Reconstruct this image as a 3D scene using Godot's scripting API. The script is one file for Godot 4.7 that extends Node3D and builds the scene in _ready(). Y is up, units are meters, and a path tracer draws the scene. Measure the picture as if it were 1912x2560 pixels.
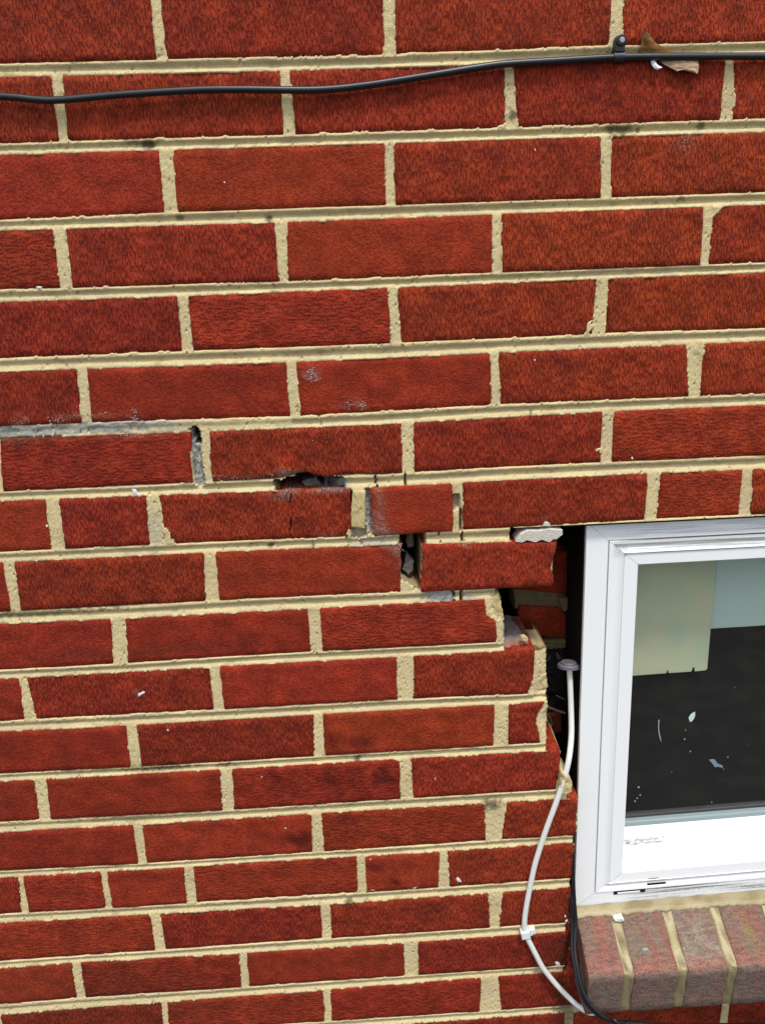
extends Node3D
# A cracked red brick wall beside a white window, seen from about 0.9 m.
# Wall coordinates are millimetres: x to the right, y up (0 = a bed joint near the top), z out of the wall face.

const LIFT := 1846.0
const BED_UP := [
	[642, 639, 639, 647, 654, 636, 624, 622, 619],
	[1315, 1313, 1310, 1311, 1312, 1310, 1302, 1295, 1293],
	[1993, 1990, 1979, 1969, 1974, 1973, 1971, 1969, 1967],
	[2625, 2626, 2639, 2649, 2655, 2643, 2640, 2641, 2642],
	[3293, 3293, 3294, 3294, 3304, 3295, 3286, 3303, 3303],
	[3968, 3968, 3987, 4014, 4007, 3978, 3980, 3984, 3984],
	[4672, 4668, 4681, 4664, 4676, 4653, 4656, 4660, 4657],
	[5351, 5349, 5338, 5353, 5360, 5340, 5334, 5332, 5330],
	[6029, 6033, 6046, 6023, 6044, 6054, 6062, 6066, 6071],
	[6746, 6741, 6737, 6715, 6719, 6727, 6721, 6715, 6709],
	[7393, 7383, 7387, 7389, 7385, 7411, 7419, 7423, 7427],
	[8056, 8064, 8085, 8084, 8075, 8077, 8080, 8082, 8085],
	[8721, 8730, 8749, 8751, 8740, 8739, 8742, 8745, 8747],
	[9407, 9421, 9443, 9432, 9442, 9415, 9427, 9428, 9429],
	[10042, 10059, 10072, 10074, 10082, 10073, 10065, 10069, 10073],
	[10768, 10767, 10764, 10754, 10758, 10756, 10761, 10759, 10758],
	[11474, 11436, 11445, 11439, 11438, 11440, 11448, 11444, 11440],
	[12081, 12089, 12096, 12104, 12112, 12126, 12119, 12127, 12134],
]
const BED_LOW := [
	[746, 744, 747, 757, 759, 751, 739, 730, 727],
	[1400, 1402, 1405, 1407, 1409, 1408, 1410, 1415, 1417],
	[2074, 2074, 2081, 2093, 2088, 2085, 2086, 2074, 2074],
	[2745, 2742, 2748, 2753, 2747, 2742, 2734, 2731, 2728],
	[3423, 3423, 3430, 3443, 3450, 3433, 3432, 3427, 3428],
	[4110, 4107, 4113, 4134, 4136, 4104, 4099, 4106, 4104],
	[4771, 4778, 4782, 4805, 4815, 4806, 4798, 4811, 4817],
	[5448, 5461, 5469, 5460, 5471, 5519, 5543, 5556, 5569],
	[6166, 6169, 6190, 6186, 6188, 6180, 6183, 6186, 6188],
	[6848, 6846, 6860, 6830, 6840, 6840, 6843, 6840, 6837],
	[7506, 7512, 7531, 7532, 7515, 7530, 7512, 7514, 7515],
	[8175, 8173, 8183, 8189, 8186, 8187, 8198, 8201, 8204],
	[8856, 8867, 8884, 8872, 8878, 8880, 8877, 8880, 8882],
	[9522, 9516, 9525, 9517, 9540, 9533, 9529, 9531, 9534],
	[10180, 10189, 10207, 10233, 10212, 10217, 10196, 10201, 10205],
	[10898, 10869, 10896, 10904, 10909, 10903, 10899, 10902, 10906],
	[11626, 11611, 11598, 11591, 11566, 11556, 11565, 11553, 11541],
	[12242, 12242, 12242, 12242, 12242, 12241, 12241, 12241, 12241],
]
const PERP := [
	[[-193, -184, -192, -183], [18, 27, 17, 27], [229, 240, 228, 239]],
	[[-289, -280, -290, -283], [-80, -72, -80, -70], [130, 137, 131, 142], [340, 347, 339, 350]],
	[[-199, -186, -199, -187], [15, 23, 14, 23], [223, 233, 226, 235]],
	[[-307, -296, -308, -297], [-95, -83, -94, -86], [118, 127, 119, 128], [329, 339, 330, 338]],
	[[-195, -186, -196, -186], [13, 22, 15, 25], [225, 236, 222, 235]],
	[[-303, -294, -306, -296], [-92, -83, -92, -82], [117, 125, 119, 127], [322, 340, 328, 339]],
	[[-401, -391, -407, -397], [-197, -177, -199, -179], [23, 35, 23, 35], [237, 248, 237, 248]],
	[[-354, -341, -356, -342], [-249, -236, -252, -235], [-33, -15, -35, -15], [76, 87, 77, 87], [289, 302, 289, 301], [394, 405, 394, 407]],
	[[-409, -398, -410, -400], [-195, -183, -199, -184], [19, 42, 17, 39], [189, 204, 187, 206]],
	[[-303, -289, -308, -292], [-87, -74, -86, -73], [122, 140, 124, 141]],
	[[-414, -407, -416, -404], [-201, -191, -202, -190], [10, 29, 10, 28], [170, 186, 167, 184]],
	[[-304, -292, -305, -293], [-88, -78, -90, -78], [123, 139, 122, 139], [183, 199, 179, 201]],
	[[-417, -404, -420, -407], [-202, -188, -204, -190], [9, 23, 10, 25], [204, 218, 204, 220]],
	[[-312, -302, -312, -302], [-98, -87, -100, -87], [112, 139, 114, 132], [226, 233, 225, 235]],
	[[-457, -452, -461, -453], [-359, -351, -359, -351], [-258, -247, -259, -248], [-46, -36, -47, -37], [56, 65, 54, 68], [223, 235, 224, 237]],
	[[-306, -295, -306, -294], [-95, -84, -95, -84], [117, 135, 119, 130], [223, 237, 222, 240]],
	[[-412, -402, -413, -403], [-202, -193, -203, -194], [8, 26, 8, 25], [224, 240, 224, 242]],
	[[-523, -514, -523, -514], [-308, -301, -309, -303], [-99, -90, -100, -91], [108, 130, 106, 134]],
	[[220, 232, 221, 232]],
]
# how far right the mortar reaches: from this y downwards, up to this x
const LIMIT := [100, 590, -536, 141, -553.5, 188, -605, 124.5, -618, 131, -640, 134, -668, 135.5, -684, 184, -706, 187, -741, 185, -751, 186.5, -819, 203, -850, 206, -876, 213, -887, 227, -940, 223.5, -956, 224, -1005, 222, -1024, 223, -1076, 218, -1092, 224, -1143, 218, -1162, 590]
# depth (mm, negative = sunk), look (0 plain, 1 grey, 2 dark rubble, 3 pale), outline
const HOLES := [
	[-4, 3, -78.4, -533, -77.4, -533, -75.8, -548, -76.9, -548],
	[-4, 3, -41, -533, -40, -533, -37.8, -548, -39.2, -548],
	[-5, 3, -27, -534, -25.8, -534, -22.8, -547, -24.2, -547],
	[-4, 3, 158.4, -400, 159.4, -400, 161, -412, 159.8, -412],
	[-4, 3, -62.8, -396, -61.6, -396, -60.4, -412, -61.8, -412],
	[-5, 2, 60.5, -535, 61.6, -535, 62.6, -549, 61.4, -549],
	[-4, 2, -540, -410.4, -420, -410.6, -330, -411.0, -330, -412.2, -420, -412.4, -540, -412.6],
	[-6.5, 1, -197, -410, -188.6, -409, -187.8, -440, -187.2, -469, -192, -472, -197.5, -470],
	[-32, 2, -193.9, -407.5, -187.5, -409, -186.6, -425.3, -191.3, -425.8, -192.6, -416],
	[-55, 2, -114.5, -468, -106, -469.5, -98, -466, -93, -467.5, -88, -461, -81, -462.5, -76, -458.5, -70, -465, -62, -464, -59, -484, -85, -483, -113, -480],
	[-9, 2, -62, -465, -40, -469, -38.6, -483, -62, -484],
	[-30, 2, -36.4, -482, -31.5, -484, -33, -500, -33.8, -510, -35.4, -506],
	[-8, 3, -34, -524.5, -18.5, -525.5, -18.5, -537, -34, -538],
	[-6, 1, -19, -483, -11, -483, -8, -536, -15.5, -534, -18.8, -520],
	[-100, 2, 18, -529, 45, -530, 46, -548, 42, -550, 39.5, -604, 34, -600, 26, -594, 18, -589],
	[-8, 3, 76.5, -494, 83.4, -493, 84.2, -510, 77, -511.5],
	[-16, 2, 84.2, -509, 85.9, -510, 86.6, -548, 85.1, -548],
	[-22, 2, 74.9, -603, 76.4, -603, 77.8, -621, 76.2, -621],
	[-26, 2, 83.2, -603, 85.0, -603, 86.2, -622, 84.2, -622],
	[-26, 2, 139.5, -535, 152, -537, 146, -552, 140, -551],
	[-9, 2, -7.6, -467, -6.1, -467, -3.4, -482, -5.0, -482],
	[-9, 2, 24.6, -468, 26.2, -468, 26.6, -482, 25.0, -482],
	[-1.5, 1, 46, -606, 75, -605, 77, -621, 62, -620, 52, -614],
]
# mortar smeared over brick faces: x, y, rx, ry, reach
const SMEARS := [[-231, -525, 10, 12, 12], [-236, -532, 8, 6, 10], [-38, -533, 4, 7, 8], [217, -321, 5, 9, 9], [343, -212, 6, 7, 8], [337, -352, 6, 5, 8], [121, -948, 4, 8, 6], [352, -110, 3, 12, 5], [348, -96, 2, 8, 5], [128, -130, 5, 5, 6], [-303, -842, 8, 3, 6], [72, -520, 3, 8, 5], [230, -452, 8, 6, 7], [-191, -430, 3, 6, 4], [-302, -865, 4, 5, 5], [-92, -606, 4, 5, 5], [118, -945, 3, 12, 5], [139, -930, 3, 9, 4]]
# look (0 cream, 1 grey, 2 white, 3 sandy), back z, front z, roughness, outline
const CHUNKS := [
	[2, -20, 3.0, 1.3, 145.3, -550.2, 150.8, -541.4, 157.9, -537.8, 170, -538.6, 180.4, -536.8, 196.6, -539.3, 196.8, -544.4, 191, -549.4, 187.3, -549, 183, -552.8, 174, -549.6, 166, -552.2, 157, -548.8, 151, -551.4],
	[2, -6, 3.0, 0.6, 175.0, -533.6, 176.4, -529.6, 179.6, -529.0, 182.4, -531.2, 183.0, -534.4],
	[0, -6, 2.6, 0.6, -31.0, -483.4, -17.4, -484.0, -19.6, -526.6, -34.2, -524.3, -33.6, -505.0],
	[1, -30, -16, 1.4, 26.2, -566.0, 34.2, -574.2, 32.0, -586.0, 27.9, -590.0, 20.9, -582.5, 24.0, -575.0],
	[3, -50, -6, 1.8, 18.6, -588.0, 27.0, -594.5, 38.6, -599.5, 40.5, -606.0, 17.5, -607.0],
	[3, -60, -40, 1.6, 27.0, -548.0, 36.0, -548.0, 36.0, -566.0, 29.0, -566.0],
	[0, -30, 9, 1.0, 201.9, -842.2, 212.4, -850.1, 215.9, -859.5, 215.5, -871.3, 208.5, -876.4, 201.6, -874.2],
	[3, -60, -17, 1.8, 168.0, -685.1, 185.4, -688.6, 187.0, -722.0, 166.0, -718.0],
	[0, -40, -4, 1.3, 168.0, -712.6, 163.2, -741.6, 178.2, -743.0, 186.5, -735.0, 184.3, -717.7],
	[0, -40, -6, 1.2, 174.4, -765.8, 186.3, -758.0, 187.0, -807.7, 176.6, -809.5, 179.6, -784.3],
	[0, -50, -3, 1.3, 111.0, -618.5, 128.3, -612.0, 133.6, -641.8, 134.2, -667.2, 124.0, -668.0, 124.5, -642.0, 113.6, -639.9],
	[1, -30, -10, 1.6, -60.0, -467.0, -44.0, -471.0, -40.0, -480.0, -52.0, -482.0, -58.0, -476.0],
	[1, -40, -18, 1.8, -86.0, -476.0, -70.0, -472.0, -64.0, -482.0, -80.0, -483.5],
	[3, -70, -30, 1.8, 186.0, -550.0, 196.0, -556.0, 199.0, -572.0, 192.0, -590.0, 186.0, -596.0],
]
const FLECKS := [[-260.4, -474.0, 2.4, 4.5, 0.3], [-258.0, -477.0, 3.4, 2.2, -0.6], [78.5, -996.4, 2.0, 4.6, 0.35], [81.0, -999.5, 1.2, 2.4, 0.4], [162.6, -352.6, 0.8, 1.3, 0.0], [159.2, -151.3, 1.0, 1.8, 0.0], [270.4, -461.9, 1.3, 1.8, 0.2], [-256.7, -761.3, 1.2, 1.8, 0.0], [-139.9, -171.2, 1.0, 1.2, 0.0], [-328.1, -262.2, 3.0, 1.4, 0.0], [-357.3, -507.0, 1.2, 1.6, 0.0], [-154.0, -831.0, 1.0, 1.4, 0.0], [23.5, -1005.0, 1.8, 1.0, 0.3], [215.8, -1065.0, 1.2, 2.6, 0.1], [217.6, -1072.0, 1.6, 2.6, -0.2], [51.9, -848.1, 0.6, 1.6, 0.2], [-30.0, -958.0, 0.8, 1.0, 0.0], [208.0, -1140.0, 3.0, 6.0, 0.5], [-282.0, -712.5, 5.0, 2.0, 0.5], [-131.0, -905.0, 0.8, 1.2, 0.0]]

var rng := RandomNumberGenerator.new()
var n_a := FastNoiseLite.new()
var n_b := FastNoiseLite.new()
var n_c := FastNoiseLite.new()
var taken := {}
var brick_mats: Array = []
var mortar_mat: StandardMaterial3D
var sill_mat: StandardMaterial3D
var wall: Node3D
var row_ends := {}              # course -> [leftmost x, rightmost x] of the bricks laid one by one
var bricks: Array = []          # every brick of the face, as a dictionary
var stains: Array = []          # x, y, rx, ry, sRGB colour, strength on brick
var lime: Array = []            # the same on mortar


func _ready() -> void:
	rng.seed = 41
	setup_view()
	setup_noise()
	setup_materials()
	build_ground()
	build_wall()
	build_mortar()
	build_fragments()
	build_inner_wall()
	build_outer_brickwork()
	build_window()
	build_sill()
	build_cables()
	build_leaf()
	build_flecks()


func setup_view() -> void:
	var cam := Camera3D.new()
	cam.name = "camera"
	cam.fov = 61.0
	cam.near = 0.02
	cam.far = 120.0
	cam.transform = Transform3D(Basis(Vector3(0.998106, -0.033668, 0.051489), Vector3(0.047606, 0.952812, -0.299806), Vector3(-0.038965, 0.301689, 0.952610)), V(-36.61, -225.91, 895.06))
	add_child(cam)
	cam.current = true
	var env := Environment.new()
	var sky := Sky.new()
	var sm := ProceduralSkyMaterial.new()
	sm.sky_top_color = Color(0.915, 0.955, 1.0)
	sm.sky_horizon_color = Color(0.585, 0.615, 0.65)
	sm.sky_curve = 0.5
	sm.ground_horizon_color = Color(0.34, 0.34, 0.30)
	sm.ground_bottom_color = Color(0.22, 0.22, 0.19)
	sm.sky_energy_multiplier = 1.05
	sky.sky_material = sm
	env.background_mode = Environment.BG_SKY
	env.sky = sky
	env.background_energy_multiplier = 1.0
	env.tonemap_mode = Environment.TONE_MAPPER_LINEAR
	env.tonemap_exposure = 2.0
	env.sdfgi_enabled = true
	env.ssao_enabled = true
	env.ssil_enabled = true
	var we := WorldEnvironment.new()
	we.name = "world_environment"
	we.environment = env
	add_child(we)
	var sun := DirectionalLight3D.new()
	sun.name = "overcast_sun"
	sun.light_color = Color(1.0, 0.97, 0.92)
	sun.light_energy = 0.5
	sun.light_angular_distance = 10.0
	sun.shadow_enabled = true
	sun.rotation_degrees = Vector3(-66.0, 14.0, 0.0)
	add_child(sun)


# ---------------------------------------------------------------- helpers

func V(x: float, y: float, z: float) -> Vector3:
	return Vector3(x * 0.001, (y + LIFT) * 0.001, z * 0.001)


func numbered(called: String) -> String:
	var n: int = taken.get(called, 0)
	taken[called] = n + 1
	return called if n == 0 else "%s_%03d" % [called, n]


func thing(called: String, label: String, category: String, at: Vector3, group := "") -> Node3D:
	var o := Node3D.new()
	o.name = numbered(called)
	add_child(o)
	o.position = at
	o.set_meta("label", label)
	o.set_meta("category", category)
	if group != "":
		o.set_meta("group", group)
	return o


# commits a mesh as one named part; vertices are given in world metres
func part(called: String, mesh: Mesh, mat: Material, parent: Node3D, kind := "") -> MeshInstance3D:
	var o := MeshInstance3D.new()
	o.mesh = mesh
	o.material_override = mat
	o.name = called
	if parent != self:
		var at := Vector3.ZERO
		var p: Node = parent
		while p is Node3D and p != self:
			at += (p as Node3D).position
			p = p.get_parent()
		o.position = -at
	parent.add_child(o, true)
	if kind != "":
		o.set_meta("kind", kind)
	return o


func solo(called: String, label: String, category: String, mesh: Mesh, mat: Material) -> MeshInstance3D:
	var o := MeshInstance3D.new()
	o.mesh = mesh
	o.material_override = mat
	o.name = numbered(called)
	add_child(o, true)
	o.set_meta("label", label)
	o.set_meta("category", category)
	return o


func mat(c: Color, rough: float, spec := 0.5) -> StandardMaterial3D:
	var m := StandardMaterial3D.new()
	m.albedo_color = c
	m.roughness = rough
	m.metallic_specular = spec
	m.cull_mode = BaseMaterial3D.CULL_DISABLED
	return m


func st_new() -> SurfaceTool:
	var st := SurfaceTool.new()
	st.begin(Mesh.PRIMITIVE_TRIANGLES)
	st.set_smooth_group(-1)
	return st


func tri(st: SurfaceTool, a: Vector3, b: Vector3, c: Vector3) -> void:
	for p in [a, b, c]:
		st.set_uv(Vector2(p.x * 2.0, -p.y * 2.0))
		st.add_vertex(p)


func quad(st: SurfaceTool, a: Vector3, b: Vector3, c: Vector3, d: Vector3) -> void:
	tri(st, a, b, c)
	tri(st, a, c, d)


func done(st: SurfaceTool) -> ArrayMesh:
	st.generate_normals()
	return st.commit()


# a box with chamfered edges, millimetres
func slab(st: SurfaceTool, x0: float, x1: float, y0: float, y1: float, z0: float, z1: float, ch := 0.0) -> void:
	var o := [Vector2(x0 + ch, y1), Vector2(x1 - ch, y1), Vector2(x1, y1 - ch), Vector2(x1, y0 + ch), Vector2(x1 - ch, y0), Vector2(x0 + ch, y0), Vector2(x0, y0 + ch), Vector2(x0, y1 - ch)]
	if ch <= 0.0:
		o = [Vector2(x0, y1), Vector2(x1, y1), Vector2(x1, y0), Vector2(x0, y0)]
	prism(st, PackedVector2Array(o), z0, z1, ch)


# an outline (clockwise seen from the front) pushed from z0 to z1, front edge bevelled by ch
func prism(st: SurfaceTool, o: PackedVector2Array, z0: float, z1: float, ch := 0.0) -> void:
	var c := Vector2.ZERO
	for p in o:
		c += p
	c /= o.size()
	var inner := PackedVector2Array()
	for p in o:
		inner.append(p + (c - p).normalized() * ch)
	var idx := Geometry2D.triangulate_polygon(inner)
	st.set_smooth_group(-1)
	for k in range(0, idx.size(), 3):
		var a := inner[idx[k]]
		var b := inner[idx[k + 1]]
		var d := inner[idx[k + 2]]
		if (b - a).cross(d - a) > 0.0:
			var s := b
			b = d
			d = s
		tri(st, V(a.x, a.y, z1), V(b.x, b.y, z1), V(d.x, d.y, z1))
		tri(st, V(a.x, a.y, z0), V(d.x, d.y, z0), V(b.x, b.y, z0))
	for k in o.size():
		var j := (k + 1) % o.size()
		if ch > 0.0:
			quad(st, V(inner[k].x, inner[k].y, z1), V(o[k].x, o[k].y, z1 - ch), V(o[j].x, o[j].y, z1 - ch), V(inner[j].x, inner[j].y, z1))
		quad(st, V(o[k].x, o[k].y, z1 - ch), V(o[k].x, o[k].y, z0), V(o[j].x, o[j].y, z0), V(o[j].x, o[j].y, z1 - ch))


# a rough lump: outline with a domed, jittered front
func lump(o: PackedVector2Array, z0: float, z1: float, sd: int, col: Color, rough := 0.8) -> ArrayMesh:
	var r := RandomNumberGenerator.new()
	r.seed = sd
	var st := st_new()
	st.set_smooth_group(1)
	var fine := PackedVector2Array()
	for k in o.size():
		var a := o[k]
		var b := o[(k + 1) % o.size()]
		var m := maxi(1, int(a.distance_to(b) / 2.6))
		for i in m:
			fine.append(a.lerp(b, float(i) / m) + Vector2(r.randf_range(-rough, rough), r.randf_range(-rough, rough)) * 0.6)
	var c := Vector2.ZERO
	for p in fine:
		c += p
	c /= fine.size()
	var rings: Array = []
	var sc := [1.0, 1.0, 0.985, 0.95, 0.82, 0.68, 0.52, 0.36, 0.18]
	var last := sc.size() - 1
	for q in sc.size():
		var ring := PackedVector3Array()
		for p in fine:
			var w: Vector2 = c + (p - c) * sc[q]
			var z := z0
			if q == 1:
				z = lerpf(z0, z1, 0.7)
			elif q > 1:
				z = z1 - [0.0, 0.0, 0.7, 0.2, 0.0, 0.0, 0.0, 0.0, 0.0][q] + rough * (1.5 * n_a.get_noise_2d(w.x * 2.2 + sd, w.y * 2.2) + 0.7 * n_c.get_noise_2d(w.x * 3.0, w.y * 3.0 + sd))
			ring.append(Vector3(w.x, w.y, z))
		rings.append(ring)
	var n := fine.size()
	for q in last:
		for k in n:
			var j := (k + 1) % n
			var a: Vector3 = rings[q][k]
			var b: Vector3 = rings[q][j]
			var d: Vector3 = rings[q + 1][j]
			var e: Vector3 = rings[q + 1][k]
			for p: Vector3 in [a, b, d, a, d, e]:
				st.set_color(col * (1.0 + 0.12 * n_c.get_noise_3d(p.x * 4.0, p.y * 4.0, p.z * 4.0)))
				st.set_uv(Vector2(p.x / 300.0, p.y / 300.0))
				st.add_vertex(V(p.x, p.y, p.z))
	for k in n:
		var j := (k + 1) % n
		for p: Vector3 in [rings[last][k], rings[last][j], Vector3(c.x, c.y, z1)]:
			st.set_color(col)
			st.set_uv(Vector2(p.x / 300.0, p.y / 300.0))
			st.add_vertex(V(p.x, p.y, p.z))
	return done(st)


# a round tube through points (metres), closed ends
func tube(pts: PackedVector3Array, r: float, sides := 14, st: SurfaceTool = null) -> SurfaceTool:
	if st == null:
		st = st_new()
	st.set_smooth_group(1)
	var n := pts.size()
	var up := Vector3(0, 0, 1)
	var rings: Array = []
	for k in n:
		var d := (pts[mini(k + 1, n - 1)] - pts[maxi(k - 1, 0)]).normalized()
		var s := d.cross(up)
		if s.length() < 0.05:
			s = d.cross(Vector3(0, 1, 0.1))
		s = s.normalized()
		var t := s.cross(d).normalized()
		var ring := PackedVector3Array()
		for i in sides:
			var a := TAU * i / sides
			ring.append(pts[k] + (s * cos(a) + t * sin(a)) * r)
		rings.append(ring)
	for k in n - 1:
		for i in sides:
			var j := (i + 1) % sides
			quad(st, rings[k][i], rings[k][j], rings[k + 1][j], rings[k + 1][i])
	for k in [0, n - 1]:
		for i in sides:
			var j := (i + 1) % sides
			if k == 0:
				tri(st, rings[k][j], rings[k][i], pts[k])
			else:
				tri(st, rings[k][i], rings[k][j], pts[k])
	return st


# a smooth path through points given in wall millimetres
func path(p: Array, step := 4.0) -> PackedVector3Array:
	var out := PackedVector3Array()
	for k in p.size() - 1:
		var a: Vector3 = p[maxi(k - 1, 0)]
		var b: Vector3 = p[k]
		var c: Vector3 = p[k + 1]
		var d: Vector3 = p[mini(k + 2, p.size() - 1)]
		var m := maxi(2, int(b.distance_to(c) / step))
		for i in m:
			var w := b.cubic_interpolate(c, a, d, float(i) / m)
			out.append(V(w.x, w.y, w.z))
	var e: Vector3 = p[p.size() - 1]
	out.append(V(e.x, e.y, e.z))
	return out


func lin(c: Color) -> Color:
	return c.srgb_to_linear()


# ---------------------------------------------------------------- materials

func setup_noise() -> void:
	n_a.seed = 3
	n_a.noise_type = FastNoiseLite.TYPE_SIMPLEX_SMOOTH
	n_a.fractal_octaves = 3
	n_a.frequency = 0.05
	n_b.seed = 17
	n_b.noise_type = FastNoiseLite.TYPE_SIMPLEX_SMOOTH
	n_b.fractal_octaves = 2
	n_b.frequency = 0.012
	n_c.seed = 29
	n_c.noise_type = FastNoiseLite.TYPE_SIMPLEX
	n_c.fractal_octaves = 2
	n_c.frequency = 0.11


func noise_bytes(sd: int, freq: float, w: int, h: int, side: int, oct := 2, ntype := FastNoiseLite.TYPE_SIMPLEX_SMOOTH) -> PackedByteArray:
	var n := FastNoiseLite.new()
	n.seed = sd
	n.noise_type = ntype
	n.frequency = freq
	n.fractal_octaves = oct
	var im := n.get_seamless_image(w, h, false, false, 0.15, true)
	im.convert(Image.FORMAT_L8)
	if w != side or h != side:
		im.resize(side, side, Image.INTERPOLATE_CUBIC)
	return im.get_data()


func grey_lut() -> PackedByteArray:
	var lut := PackedByteArray()
	lut.resize(256)
	for k in 256:
		lut[k] = int(round(255.0 * Color(k / 255.0, 0, 0).linear_to_srgb().r))
	return lut


func to_tex(data: PackedByteArray, side: int, fmt: Image.Format) -> ImageTexture:
	return ImageTexture.create_from_image(Image.create_from_data(side, side, false, fmt, data))


# fired clay: kind 0 = combed upright pits, 1 = ripples that run along, 2 = finer and flatter
func brick_texture(kind: int) -> StandardMaterial3D:
	var side := 1024
	var pit: PackedByteArray
	var rip: PackedByteArray
	if kind == 0:
		pit = noise_bytes(11, 0.23, side, 230, side, 2, FastNoiseLite.TYPE_PERLIN)
		rip = noise_bytes(12, 0.36, side, 360, side, 2, FastNoiseLite.TYPE_PERLIN)
	elif kind == 1:
		pit = noise_bytes(21, 0.22, 900, 520, side, 2, FastNoiseLite.TYPE_PERLIN)
		rip = noise_bytes(22, 0.085, 300, side, side, 2)
	else:
		pit = noise_bytes(31, 0.26, side, 600, side, 2, FastNoiseLite.TYPE_PERLIN)
		rip = noise_bytes(32, 0.06, side, side, side, 2)
	var fine := noise_bytes(41 + kind, 0.33, side, side, side, 2)
	var wide := noise_bytes(51 + kind, 0.018, side, side, side, 3)
	var rgbd := PackedByteArray()
	rgbd.resize(side * side * 3)
	var hgt := PackedByteArray()
	hgt.resize(side * side)
	var lut := grey_lut()
	var lo: float = [0.30, 0.28, 0.26][kind]
	var hi: float = [0.64, 0.66, 0.68][kind]
	var deep: float = [0.58, 0.46, 0.38][kind]
	var rw: float = [0.30, 0.42, 0.35][kind]
	for i in side * side:
		var p := (pit[i] / 255.0) * (1.0 - rw) + (rip[i] / 255.0) * rw + (wide[i] / 255.0 - 0.5) * 0.22 + (fine[i] / 255.0 - 0.5) * 0.16
		var t := clampf((p - lo) / (hi - lo), 0.0, 1.0)
		t = t * t * (3.0 - 2.0 * t)
		var f := 0.84 + 0.32 * (fine[i] / 255.0 - 0.5)
		var v := f * (1.0 - deep * (1.0 - t))
		var hot := clampf((p - 0.56) * 3.0, 0.0, 1.0)
		rgbd[i * 3] = lut[int(clampf(v, 0.0, 1.0) * 255.0)]
		rgbd[i * 3 + 1] = lut[int(clampf(v * (0.80 + 0.55 * hot - 0.16 * (1.0 - t)), 0.0, 1.0) * 255.0)]
		rgbd[i * 3 + 2] = lut[int(clampf(v * (0.80 + 0.34 * hot - 0.24 * (1.0 - t)), 0.0, 1.0) * 255.0)]
		hgt[i] = int(clampf(t * 0.72 + fine[i] / 255.0 * 0.18 + rip[i] / 255.0 * 0.10, 0.0, 1.0) * 255.0)
	var m := StandardMaterial3D.new()
	m.albedo_texture = to_tex(rgbd, side, Image.FORMAT_RGB8)
	m.vertex_color_use_as_albedo = true
	m.vertex_color_is_srgb = true
	m.roughness = 0.86
	m.metallic_specular = 0.32
	m.heightmap_enabled = true
	m.heightmap_texture = to_tex(hgt, side, Image.FORMAT_L8)
	m.heightmap_scale = [0.09, 0.07, 0.05][kind]
	m.cull_mode = BaseMaterial3D.CULL_DISABLED
	return m


func mortar_texture(streaked := false) -> StandardMaterial3D:
	var side := 1024
	var grain := noise_bytes(61, 0.30, side, side, side, 2)
	var mid := noise_bytes(62, 0.07, side, side, side, 3)
	if streaked:
		grain = noise_bytes(63, 0.24, side, 460, side, 3)
		mid = noise_bytes(64, 0.06, side, 420, side, 4)
	var rgbd := PackedByteArray()
	rgbd.resize(side * side * 3)
	var hgt := PackedByteArray()
	hgt.resize(side * side)
	var lut := grey_lut()
	for i in side * side:
		var g := grain[i] / 255.0
		var w := mid[i] / 255.0
		var v := 0.85 + 0.46 * (g - 0.5) + 0.16 * (w - 0.5)
		if streaked:
			v = 0.76 + 0.8 * (g - 0.5) + 0.5 * (w - 0.5)
		if g < 0.22:
			v -= (0.22 - g) * 1.6
		rgbd[i * 3] = lut[int(clampf(v, 0.0, 1.0) * 255.0)]
		rgbd[i * 3 + 1] = lut[int(clampf(v * 0.985, 0.0, 1.0) * 255.0)]
		rgbd[i * 3 + 2] = lut[int(clampf(v * (0.95 - 0.08 * (w - 0.5)), 0.0, 1.0) * 255.0)]
		hgt[i] = int(clampf(g * 0.78 + w * 0.22, 0.0, 1.0) * 255.0)
	var m := StandardMaterial3D.new()
	m.albedo_texture = to_tex(rgbd, side, Image.FORMAT_RGB8)
	m.vertex_color_use_as_albedo = true
	m.vertex_color_is_srgb = true
	m.roughness = 0.95
	m.metallic_specular = 0.2
	m.heightmap_enabled = true
	m.heightmap_texture = to_tex(hgt, side, Image.FORMAT_L8)
	m.heightmap_scale = 0.10
	m.cull_mode = BaseMaterial3D.CULL_DISABLED
	return m


func setup_materials() -> void:
	for k in 3:
		brick_mats.append(brick_texture(k))
	mortar_mat = mortar_texture()
	sill_mat = mortar_texture(true)
	sill_mat.heightmap_scale = 0.09


# ---------------------------------------------------------------- ground

func build_ground() -> void:
	var n := FastNoiseLite.new()
	n.seed = 5
	n.frequency = 0.02
	var nt := NoiseTexture2D.new()
	nt.noise = n
	nt.seamless = true
	var g := Gradient.new()
	g.set_color(0, Color(0.21, 0.205, 0.175))
	g.set_color(1, Color(0.33, 0.32, 0.28))
	nt.color_ramp = g
	var m := mat(Color.WHITE, 1.0, 0.1)
	m.albedo_texture = nt
	m.uv1_triplanar = true
	m.uv1_world_triplanar = true
	m.uv1_scale = Vector3(0.7, 0.7, 0.7)
	var pm := PlaneMesh.new()
	pm.size = Vector2(80, 80)
	var o := MeshInstance3D.new()
	o.mesh = pm
	o.material_override = m
	o.name = "ground"
	o.set_meta("kind", "structure")
	o.set_meta("label", "bare ground at the foot of the wall")
	add_child(o)


# ---------------------------------------------------------------- bricks

func bed(table: Array, k: int, x: float) -> float:
	if k < 1 or k > table.size():
		return -67.7 * k + (5.0 if table == BED_UP else -5.0)
	var row: Array = table[k - 1]
	var f := clampf((x + 560.0) / 140.0, 0.0, 7.999)
	var i := int(f)
	return -0.1 * lerpf(row[i], row[i + 1], f - i)


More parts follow.
